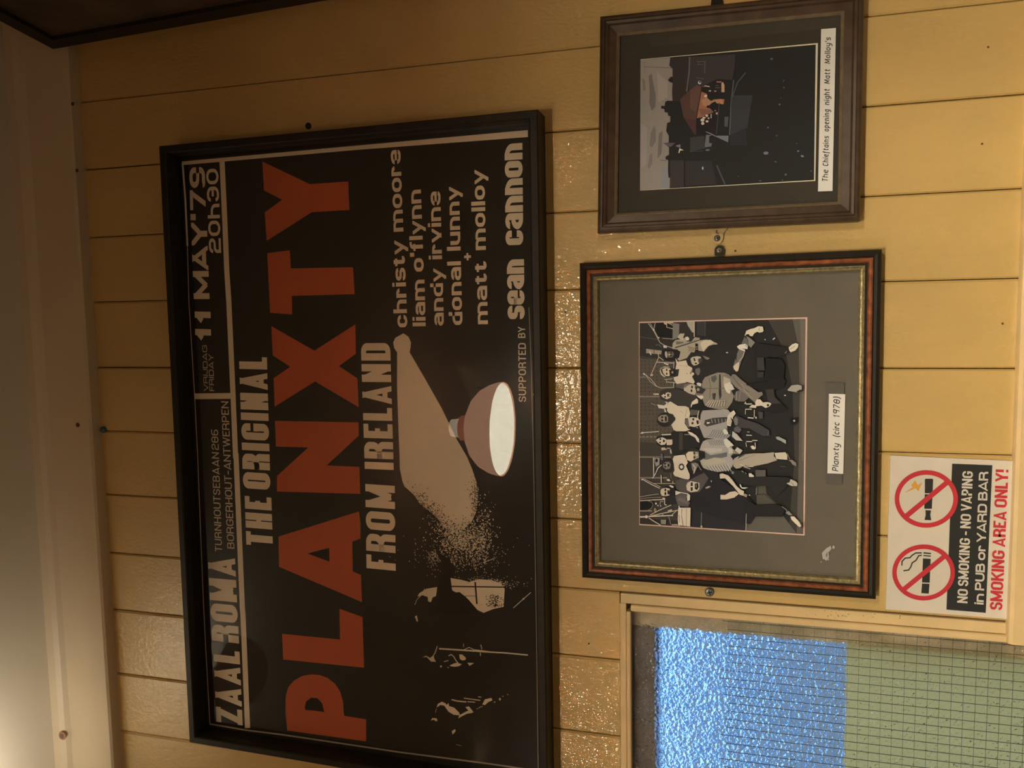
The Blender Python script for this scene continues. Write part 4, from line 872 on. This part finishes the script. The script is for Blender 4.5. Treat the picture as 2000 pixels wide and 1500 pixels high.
# patches, caption strip and scuff on the mount
A = Art(.0115); A.ill = ILL2
A.poly((84, 72, 52), 1612, 746.5, 1649.5, 748.5, 1645, 946, 1613, 944)
A.poly((204, 182, 142), 1619, 769, 1651, 770, 1647, 925.5, 1616, 924.5)
cap = A.build('caption_strip', band, 'white caption strip over darker tape')
sc = dict(script=True, t=.13, xh=.72, r=.32, gap=.17, space=.42, slant=.18, desc=.3)
def caption(par, text, bl, br, tx, d):
    o = lettering(text, bl, br, tx, d, (.02, .018, .016), par[0], **sc)
    o.parent = par[1]; o.matrix_parent_inverse = par[1].matrix_parent_inverse.inverted() @ Matrix.Translation(-Vector(par[0].location))
caption((band, cap), 'Planxty', (1637.5, 921), (1639, 867), 1625, .0117)
caption((band, cap), '(circ', (1639.2, 854), (1639.8, 826), 1626.5, .0117)
caption((band, cap), '1978)', (1640, 816), (1640.8, 776), 1627, .0117)
A = Art(.0112); A.ill = ILL2; A.at(1400, 900, 3.333)
A.poly((150, 134, 104), 690, 640, 684, 600, 712, 570, 742, 552, 748, 572, 728, 596, 732, 626, 712, 652, 700, 640); A.poly((110, 96, 72), 708, 610, 722, 590, 722, 620, 712, 632)
A.oval((150, 134, 104), 760, 562, 9, 12, n=7); A.oval((140, 124, 96), 680, 658, 6, 5, n=6); A.oval((140, 124, 96), 726, 642, 6, 8, n=6)
A.build('scuff_mark', band, 'pale scuff on the mount')
flat_quad('glass', bi, .0128, m_glass2, band)
# hanging tab and screws
m_tab = mat('black_metal_tab', (.02, .018, .015), .45, metal=.5)
pl = plate('hanging_tab', zp(1360, 430, 18.75, 670, 1290, 665, 1080, 700, 1000, 780, 930, 900, 915, 990, 960, 1040, 1060, 1040, 1150, 1010, 1290), .0025, .0016, m_tab, band, 'black metal hanging tab')
screw(1360+835/18.75, 430+1108/18.75, 5.6, .0035, band, mat('brassy_screw', (.42, .34, .22), .35, metal=.7))
screw(1385.5, 1156.5, 9, .0015, band, mat('blue_grey_screw', (.25, .24, .24), .4, metal=.6))

# =================================================================== STREET STAGE PHOTOGRAPH (dark brown frame)
cc = corners(.0195, (1166, 455), (1171, 30), (1690, -24), (1681, 431))
chf = empty('framed_photograph', (sum(c[0] for c in cc)/4, 0, sum(c[1] for c in cc)/4))
tag(chf, 'dark brown framed colour photograph of a lit street stage at dusk', 'picture')
frame(cc, [(0, .001), (0, .0150), (.0012, .0180), (.0040, .0195), (.0062, .0195), (.0072, .0178), (.0100, .0172), (.0120, .0150), (.0165, .0142), (.0205, .0135), (.0205, .001)], m_brown, chf)
frame(cc, [(.0203, .006), (.0203, .0138), (.0212, .0142), (.0238, .0118), (.0238, .006)], m_lip, chf, 'inner_slip', 'inner slip, its lit bevel put into a paler colour')
ci = inset_quad(cc, .0235)
flat_quad('mount_board', ci, .0090, mat('black_mount_board', (.055, .048, .040), .8, noise=.06, nscale=25, spec=.2), chf, .002)
A = Art(.0093); A.ill = (.42, .33, .17)
A.poly((190, 145, 96), 1250.2, 372, 1251, 116, 1597.5, 84, 1592.3, 353.3)
A.poly((30, 26, 18), 1250.4, 371.3, 1251.2, 116.8, 1593.2, 87, 1590, 351.6)
A.at(1240, 100, 10)
SKY = (112, 98, 72)
A.poly(SKY, 105, 2710, 115, 168, 690, 128, 672, 280, 735, 340, 735, 500, 690, 500, 680, 530, 650, 545, 655, 580, 700, 610, 735, 620, 725, 800, 735, 970, 640, 965, 595, 985, 580, 1070, 515, 1065, 512, 1120, 575, 1130, 580, 1190, 640, 1200, 650, 1260, 690, 1270, 690, 1380, 630, 1400, 610, 1560, 660, 1650, 660, 1780, 560, 1800, 620, 1840, 665, 1880, 665, 2020, 600, 2060, 600, 2110, 650, 2130, 645, 2380, 580, 2390, 560, 2450, 590, 2475, 685, 2470, 680, 2680)
A.poly((86, 76, 56), 270, 480, 330, 440, 360, 640, 410, 880, 400, 1080, 330, 1170, 280, 1000, 290, 800); A.poly((92, 82, 60), 380, 1450, 410, 1560, 410, 1760, 330, 1880, 290, 1850, 310, 1600)
A.poly((96, 84, 62), 300, 2000, 340, 2000, 340, 2200, 280, 2300, 245, 2250); A.poly((118, 104, 80), 120, 1400, 240, 1500, 220, 2200, 120, 2300); A.poly((104, 98, 80), 540, 2250, 640, 2250, 670, 2670, 500, 2680); A.poly((122, 106, 78), 430, 400, 640, 600, 640, 900, 460, 1000)
A.poly((96, 84, 62), 140, 520, 200, 560, 210, 760, 160, 780); A.poly((90, 78, 58), 470, 1600, 540, 1560, 520, 2000, 440, 2100)
A.line((44, 38, 28), 7, 185, 305, 400, 312, 720, 326); A.line((70, 60, 44), 5, 185, 200, 190, 430); A.line((50, 44, 32), 7, 480, 2130, 620, 2140)
A.poly((42, 34, 24), 690, 130, 1060, 110, 1045, 600, 1000, 800, 870, 980, 740, 970, 735, 340, 690, 290); A.poly((48, 40, 30), 1070, 110, 1960, 60, 1950, 300, 1900, 560, 1600, 540, 1300, 700, 1050, 800)
A.line((82, 70, 52), 26, 1070, 112, 1060, 400, 1010, 790); A.line((82, 72, 54), 12, 1370, 205, 1360, 430); A.line((80, 70, 52), 10, 1200, 200, 1385, 205); A.line((74, 64, 48), 10, 1250, 205, 1245, 260); A.line((74, 64, 48), 10, 1200, 260, 1350, 262); A.line((74, 64, 48), 10, 1200, 520, 1350, 540)
A.poly((66, 44, 30), 950, 1290, 880, 950, 1010, 810, 1220, 650, 1300, 700, 1280, 800, 1240, 1050, 1200, 1300, 1190, 1640, 1160, 1620); A.poly((78, 52, 34), 1080, 760, 1210, 660, 1300, 700, 1250, 1000, 1180, 1200, 1080, 1100); A.poly((62, 36, 28), 960, 1300, 1190, 1340, 1180, 1640, 1130, 1560)
A.poly((124, 78, 44), 1250, 1080, 1300, 790, 1400, 830, 1480, 950, 1560, 940, 1650, 930, 1750, 940, 1730, 1040, 1650, 1030, 1520, 1200, 1400, 1240, 1270, 1310, 1210, 1310); A.poly((138, 94, 58), 1300, 960, 1400, 900, 1480, 980, 1560, 960, 1700, 940, 1730, 1030, 1600, 1010, 1460, 1060, 1380, 1080, 1320, 1050); A.poly((104, 66, 40), 1240, 1120, 1480, 1140, 1540, 1190, 1300, 1260)
A.poly((150, 114, 74), 1690, 620, 1720, 600, 1750, 660, 1750, 800, 1690, 800); A.poly((150, 84, 60), 1590, 590, 1690, 590, 1690, 612, 1600, 610)
A.poly((28, 24, 18), 1410, 870, 1440, 800, 1560, 790, 1740, 810, 1750, 900, 1640, 920, 1560, 930, 1490, 970, 1420, 920); A.poly((26, 22, 17), 1400, 1070, 1450, 1060, 1500, 1010, 1570, 980, 1600, 1020, 1680, 1030, 1700, 1080, 1640, 1140, 1620, 1190, 1550, 1200, 1480, 1130); A.oval((30, 24, 18), 1430, 1085, 30, 28)
A.oval((190, 150, 104), 1382, 875, 32, 24, -.4, 8); A.oval((160, 110, 72), 1465, 775, 26, 16, n=8); A.oval((140, 92, 62), 1570, 780, 26, 14, n=8); A.poly((150, 110, 80), 1575, 1200, 1620, 1195, 1615, 1235, 1585, 1235); A.oval((120, 80, 60), 1570, 1160, 20, 14, n=8)
A.poly((30, 22, 17), 1200, 1310, 1300, 1290, 1500, 1250, 1600, 1260, 1590, 1700, 1300, 1640, 1190, 1500)
for x, y, rx, ry in ((1320, 1345, 40, 32), (1325, 1410, 32, 30), (1410, 1370, 28, 22), (1405, 1260, 26, 26), (1350, 1300, 34, 18), (1440, 1310, 18, 16)): A.oval((200, 138, 98), x, y, rx, ry, 0, 9)
A.oval((44, 30, 24), 1365, 1365, 16, 20, n=8); A.poly((138, 128, 112), 1480, 1230, 1500, 1225, 1498, 1310, 1478, 1305); A.line((150, 140, 124), 18, 1360, 675, 1460, 692); A.oval((150, 136, 112), 1265, 612, 34, 36, n=8); A.oval((40, 32, 24), 1270, 600, 20, 20, n=8); A.line((120, 70, 50), 12, 1310, 690, 1380, 690); A.line((80, 56, 42), 12, 1570, 670, 1640, 670); A.line((96, 64, 50), 12, 1570, 715, 1660, 712)
A.poly((64, 60, 48), 1750, 1280, 1830, 1280, 1810, 1480, 1750, 1470); A.line((70, 66, 52), 22, 1930, 560, 1880, 1000, 1850, 1640); A.line((60, 54, 42), 14, 1650, 1000, 1610, 1400, 1590, 1620); A.poly((90, 84, 68), 1370, 1560, 1460, 1590, 1580, 1650, 1830, 1650, 1820, 1780, 1600, 1680, 1400, 1590); A.poly((84, 78, 62), 1390, 1630, 1500, 1640, 1450, 1670, 1450, 1790, 1510, 1800, 1490, 1860, 1360, 1880)
A.poly((48, 42, 32), 1080, 1680, 1360, 1650, 1370, 1900, 1080, 1960); A.poly((96, 82, 76), 800, 1840, 890, 1820, 890, 1890, 810, 1860); A.poly((70, 60, 52), 560, 1790, 790, 1790, 700, 1870, 640, 1860); A.poly((190, 158, 102), 870, 1895, 955, 1935, 885, 1940, 870, 1990, 850, 1985)
A.poly((46, 38, 28), 690, 2130, 960, 2130, 960, 2660, 690, 2670); A.poly((40, 34, 26), 980, 2140, 1500, 2130, 1600, 2600, 980, 2640); A.line((60, 54, 42), 30, 1600, 2230, 1680, 2420, 1760, 2600); A.oval((130, 130, 134), 1325, 2285, 16, 32, n=8); A.oval((84, 78, 66), 1420, 1930, 44, 20, n=8); A.line((64, 56, 44), 10, 1060, 1960, 1340, 1945)
A.poly((44, 40, 32), 1900, 860, 2300, 860, 2200, 1500, 1870, 1640, 1880, 1000); A.line((62, 56, 46), 24, 2160, 420, 2000, 620, 1900, 900); A.poly((34, 32, 26), 1840, 1650, 2160, 1500, 2200, 1840, 1860, 1840)
for x, y, rx, ry, c in ((2670, 150, 30, 26, (64, 60, 50)), (2905, 580, 14, 30, (60, 54, 44)), (2910, 710, 18, 16, (70, 64, 52)), (2825, 1040, 20, 20, (84, 78, 64)), (2600, 1490, 18, 16, (80, 74, 62)), (2850, 910, 10, 10, (80, 74, 60)), (2560, 1990, 52, 32, (92, 82, 72)), (3190, 1950, 24, 12, (104, 98, 86)), (3270, 2050, 34, 20, (96, 90, 78)), (2750, 2160, 28, 10, (76, 72, 56)), (2945, 2410, 22, 22, (72, 70, 54)), (2450, 2530, 24, 12, (70, 66, 54)), (2020, 2440, 12, 12, (64, 60, 52)), (3440, 2340, 14, 14, (70, 64, 54)), (2770, 1650, 26, 18, (56, 50, 42)), (2880, 2520, 6, 18, (84, 80, 60)), (3160, 1800, 16, 8, (76, 72, 62))):
    A.oval(c, x, y, rx, ry, random.uniform(-.5, .5), 8)
A.build('photograph', chf, 'dusk photograph with orange lit stage')
A = Art(.0112); A.ill = (.46, .37, .20)
A.poly((190, 168, 128), 1603.8, 57, 1632.8, 54.5, 1626, 373, 1597.6, 374)
cap2 = A.build('caption_strip', chf, 'white handwritten-style caption strip')
kk = 1
for text, y0, y1 in (('The', 355, 332), ('Chieftains', 324.5, 266), ('opening', 257, 214), ('night', 205, 174), ('Matt', 164, 135.5), ("Molloy's", 124.5, 73)):
    xb = lambda y: 1617 + (355-y)*(5.6/281)
    caption((chf, cap2), text, (xb(y0), y0), (xb(y1), y1), xb(y0)-11.5, .0114)
flat_quad('glass', ci, .0128, m_glass2, chf)
plate('hanging_plate', zp(1360, 430, 18.75, 440, 300, 500, 400, 560, 500, 550, 600, 560, 720, 640, 850, 760, 880, 880, 840, 960, 740, 990, 620, 985, 500, 1110, 345, 1150, 280), .0022, .0014, mat('painted_over_plate', (.52, .36, .17), .5, noise=.2, nscale=200), chf, 'painted keyhole hanging plate', (1360+800/18.75, 430+430/18.75, 80/18.75))
screw(1360+765/18.75, 430+660/18.75, 5.9, .003, chf, m_steel)
plate('hanging_plate', [(1388, 12), (1390, -4), (1396, -12), (1405, -13), (1411, -6), (1413, 10)], .0022, .0014, m_tab, chf, 'dark metal hanging plate')

# =================================================================== SMOKING SIGN
sg = [(1739, 889.5), (1983, 900.5), (1970, 1209), (1730, 1190)]
sc_ = [xz(P(x, y, .003)) for x, y in (sg[3], sg[0], sg[1], sg[2])]
sign = empty('smoking_sign', (sum(c[0] for c in sc_)/4, 0, sum(c[1] for c in sc_)/4))
tag(sign, 'white printed sign with two red prohibition circles above the dado rail', 'sign')
m_signw = mat('white_sign_board', (.68, .62, .54), .45, noise=.03, nscale=40)
board = flat_quad('sign_board', sc_, .0034, m_signw, sign, .0028)
def on_board(o): o.parent = board; o.matrix_parent_inverse = board.matrix_parent_inverse.inverted() @ Matrix.Translation(-Vector(sign.location)); return o
SB = (.035, .035, .035); SR = (.58, .045, .06); SW = (.68, .62, .54)
A = Art(.0036).at(1700, 860, 3.947)
A.poly(SB, 630, 180, 940, 192, 889, 1330, 586, 1305)
on_board(A.build('black_panel', sign))
A = Art(.0038).at(1700, 860, 3.947)
A.oval(SW, 430, 452, 238, 216, n=48)
A.poly((.70, .36, .07), 262, 405, 325, 362, 314, 346, 345, 308, 366, 348, 400, 320, 370, 393, 350, 370); A.poly(SB, 425, 296, 478, 296, 484, 302, 479, 408, 419, 408, 420, 302); A.poly(SB, 419, 416, 479, 416, 474, 528, 417, 528, 415, 520); A.poly(SB, 424, 538, 467, 540, 462, 575, 469, 616, 417, 614, 426, 575)
A.line(SR, 40, 272, 588, 590, 325); A.ring(SR, 431, 452, 244, 222, 36)
on_board(A.build('vaping_symbol', sign, 'red circle barring an electronic cigarette'))
A = Art(.0038).at(1700, 860, 3.947)
A.oval(SW, 410, 1019, 236, 210, n=48)
A.poly(SB, 405, 910, 465, 914, 457, 1098, 398, 1096); A.poly(SB, 398, 1104, 456, 1106, 450, 1182, 392, 1178); A.line(SB, 11, 409, 868, 467, 873); A.line(SB, 9, 408, 888, 466, 893)
A.line(SB, 10, 396, 868, 350, 868, 322, 886, 305, 905, 268, 908, 243, 934, 243, 966); A.line(SB, 10, 396, 886, 372, 890, 352, 925, 322, 945, 312, 975, 295, 1000, 254, 1006)
A.line(SR, 38, 254, 1152, 566, 898); A.ring(SR, 410, 1019, 242, 216, 35)
on_board(A.build('smoking_symbol', sign, 'red circle barring a cigarette'))
def sgt(*a, **k): return on_board(lettering(*a[:4], .00375 if a[4] is SW else .0036, a[4], sign, **k))
Cn = dict(t=.215, hs=.75, r=.28, gap=.09, space=.34)
sgt('NO SMOKING - NO VAPING', (1889.6, 1178.5), (1900.4, 920.8), 1869.3, SW, **Cn)
sgt('in PUB or YARD BAR', (1921, 1181), (1930.3, 921.6), 1903, SW, t=.23, hs=.8, r=.34, gap=.09, space=.42, xh=.76)
sgt('SMOKING AREA ONLY!', (1957.5, 1192), (1969.7, 917.5), 1933, SR, t=.245, hs=.68, r=.28, gap=.07, space=.34)

# =================================================================== PUSH PIN, NAIL HOLES
def disc(name, px, r, depth, h, m, parent=None, dome=True):
    c = P(*px, depth); n = 16; rad = r/1.45e3; v = []; f = []
    for k, hh in ((1, 0), (1, h*.5), (.7, h*.9), (.3, h)):
        for i in range(n): v.append((c.x+rad*k*math.cos(i*2*math.pi/n), c.y-hh, c.z+rad*k*math.sin(i*2*math.pi/n)))
    for k in range(3):
        for i in range(n): f.append((k*n+i, k*n+(i+1) % n, (k+1)*n+(i+1) % n, (k+1)*n+i))
    f.append(tuple(range(3*n, 4*n)))
    return obj(name, v, f, m, parent, smooth=True)
pin = disc('push_pin', (203.5, 839), 7, .0005, .005, mat('teal_plastic', (.03, .13, .15), .4)); tag(pin, 'small blue green push pin on the boards below the cornice', 'pin')
m_hole = mat('rusty_nail_hole', (.10, .05, .02), .7)
for px, r, d in (((150.5, 333), 4, .0202), ((142, 203), 4, .0202), ((152, 830), 5, .0203)):
    o = disc('nail_head', px, r, d, .0006, m_hole); o.parent = frieze
for px, r in (((1571+0, 800), 0),): pass
o = disc('plug_rim', (122, 1437), 10, .0302, .0012, mat('pink_filler', (.46, .20, .14), .6)); o.parent = frieze
o = disc('plug_hole', (121, 1438), 6, .0314, .0006, mat('grey_plug', (.16, .13, .10), .6)); o.parent = frieze
for px in ((1436, 490), (1104, 610), (1918, 281), (1150, 1257), (1958, 632), (1930, 92)):
    o = disc('nail_head', px, 1.6, .0006, .0004, m_hole); o.parent = back
# runs of dirt and chipped paint on the header and architrave
m_chip = mat('chipped_paint', (.09, .055, .03), .8)
v = []; f = []
for i in range(60):
    a = random.choice([(1636+random.gauss(0, 8), 1200+random.gauss(0, 6)), (1205+random.gauss(0, 2), random.uniform(1330, 1490)), (1700+random.gauss(0, 60), 1203+random.gauss(0, 3))])
    d = .0018; c = P(*a, d); s = random.uniform(.0002, .0007); k = len(v)
    v += [c+Vector((-s, 0, 0)), c+Vector((0, 0, -s*1.4)), c+Vector((s, 0, 0)), c+Vector((0, 0, s))]; f.append((k, k+1, k+2, k+3))
o = obj('paint_chips', v, f, m_chip); local(win, o); tag(o, kind='stuff')

# =================================================================== PICTURE ON THE RIGHT-HAND WALL (seen edge-on, top left of the frame)
def ray(x, y): return (R @ Vector((x-1000, y-750, F))).normalized()
t0 = P(104, 96, .035)                       # lower left-hand corner of sight: top near corner of the picture
b0 = P(640, 0, .034)                        # the near edge passes here
e1 = (b0-t0).normalized()                   # down the near edge
rr = ray(0, 41)
# horizontal direction d (dx, dy, 0) so that t0 + s*d lies on the sight line of pixel (0, 41)
nrm = rr.cross(t0-CAM); dd = Vector((nrm.y, -nrm.x, 0)).normalized()
if dd.y > 0: dd = -dd
nn = e1.cross(dd).normalized()
if nn.x > 0: nn = -nn                       # faces the room
side = empty('side_wall_picture', t0); tag(side, 'dark framed picture on the side wall, only its lower left corner in sight', 'picture')
Wd, Hd, fw, th = .62, .80, .022, .018
def sp(a, b, h): return t0+e1*a+dd*b+nn*h
def sbox(name, a0, a1, b0_, b1, h0, h1, m, label=None):
    v = [sp(a, b, h) for a in (a0, a1) for b in (b0_, b1) for h in (h0, h1)]
    o = obj(name, v, [(0, 1, 3, 2), (4, 6, 7, 5), (0, 4, 5, 1), (2, 3, 7, 6), (0, 2, 6, 4), (1, 5, 7, 3)], m); local(side, o); tag(o, label); return o
sbox('frame_rail', 0, Hd, 0, fw, -th, 0, m_black); sbox('frame_rail', 0, fw, fw, Wd, -th, 0, m_black); sbox('frame_rail', Hd-fw, Hd, fw, Wd, -th, 0, m_black); sbox('frame_rail', fw, Hd-fw, Wd-fw, Wd, -th, 0, m_black)
m_sidep = mat('dim_brown_print', (.085, .06, .045), .5, noise=.5, nscale=14)
sbox('print', fw, Hd-fw, fw, Wd-fw, -.012, -.006, m_sidep)
sbox('red_badge', .285, .312, .034, .052, -.0062, -.0052, mat('faded_red_ink', (.16, .04, .04), .6), 'small red mark on the print')

# =================================================================== LAMPS
def revolve(name, prof, c, m, parent, n=40):
    v = []; f = []
    for r_, z in prof:
        for i in range(n): v.append((c.x+r_*math.cos(i*2*math.pi/n), c.y+r_*math.sin(i*2*math.pi/n), c.z+z))
    for k in range(len(prof)-1):
        for i in range(n): f.append((k*n+i, k*n+(i+1) % n, (k+1)*n+(i+1) % n, (k+1)*n+i))
    o = obj(name, v, f, m, smooth=True); local(parent, o); return o
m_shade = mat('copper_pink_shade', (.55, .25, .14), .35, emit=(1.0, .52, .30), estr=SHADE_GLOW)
m_diff = mat('frosted_diffuser', (.8, .8, .8), .5, emit=LAMP_COL, estr=LAMP_POWER)
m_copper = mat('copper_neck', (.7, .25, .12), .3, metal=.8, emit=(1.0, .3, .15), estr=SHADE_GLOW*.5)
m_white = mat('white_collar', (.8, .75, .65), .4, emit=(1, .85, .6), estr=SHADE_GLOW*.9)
m_diff2 = mat('bright_diffuser', (.8, .8, .8), .5, emit=LAMP_COL, estr=FAR_POWER)
m_shade2 = mat('opaque_copper_shade', (.55, .25, .14), .35, metal=.6)
def pendant(c, label, sh=None, df=None):
    t = empty('pendant_lamp', c); tag(t, label, 'lamp', 'pendant lamps with copper shades')
    prof = [(.160, 0), (.158, .018), (.150, .045), (.134, .074), (.108, .099), (.075, .116), (.044, .124)]
    revolve('shade', prof, c, sh or m_shade, t)
    rz = .004 if df is None else .049  # rear diffusers recessed to keep their light off the upper wall
    revolve('diffuser', [(.0001, rz), (.144 if df else .156, rz)], c, df or m_diff, t)
    revolve('neck', [(.044, .122), (.043, .150), (.036, .153)], c, m_copper if sh is None else m_shade2, t, 24)
    revolve('collar', [(.034, .152), (.030, .185), (.012, .192), (.003, .194)], c, m_white if sh is None else m_trim, t, 24)
    revolve('cord', [(.003, .19), (.003, CEIL-c.z-.012)], c, m_black, t, 10)
    revolve('ceiling_rose', [(.003, CEIL-c.z-.02), (.03, CEIL-c.z-.016), (.035, CEIL-c.z)], c, m_trim, t, 24)
ld = ray(983, 838); virt = CAM+ld*2.68
lc = Vector((virt.x, -.030-virt.y, virt.z))
pendant(lc, 'copper shaded pendant lamp mirrored in the glass of the large poster')
for x_, lb in ((-.30, 'added copper pendant lamp of the unseen rear row, directly behind the mirrored one'), (-1.95, 'added copper pendant lamp of the unseen rear row, nearest the window side'), (1.15, 'added copper pendant lamp of the unseen rear row, beyond the right-hand wall')):
    pendant(Vector((x_, -2.15, 2.24)), lb, m_shade2, m_diff2)  # rear row added to light the wall, set where its glints fall
# unseen lamp for the ceiling glow; bowl shape made up to spare the wall
gl = empty('added_uplighter_bowl', (-.68, -.30, 2.42)); tag(gl, 'unseen lamp added for the ceiling glow, shaped as a small copper uplighter bowl', 'lamp')
gv = Vector(gl.location)
revolve('bowl', [(.001, -.055), (.035, -.050), (.060, -.030), (.070, 0), (.067, 0), (.057, -.027), (.03, -.045)], gv, m_shade2, gl, 24)
revolve('bowl_diffuser', [(.0005, -.006), (.063, -.006)], gv, mat('opal_diffuser', (.8, .8, .75), .4, emit=(1.0, .92, .76), estr=UP_POWER), gl, 20)
revolve('stem', [(.004, -.006), (.004, CEIL-2.42)], gv, m_shade2, gl, 10)
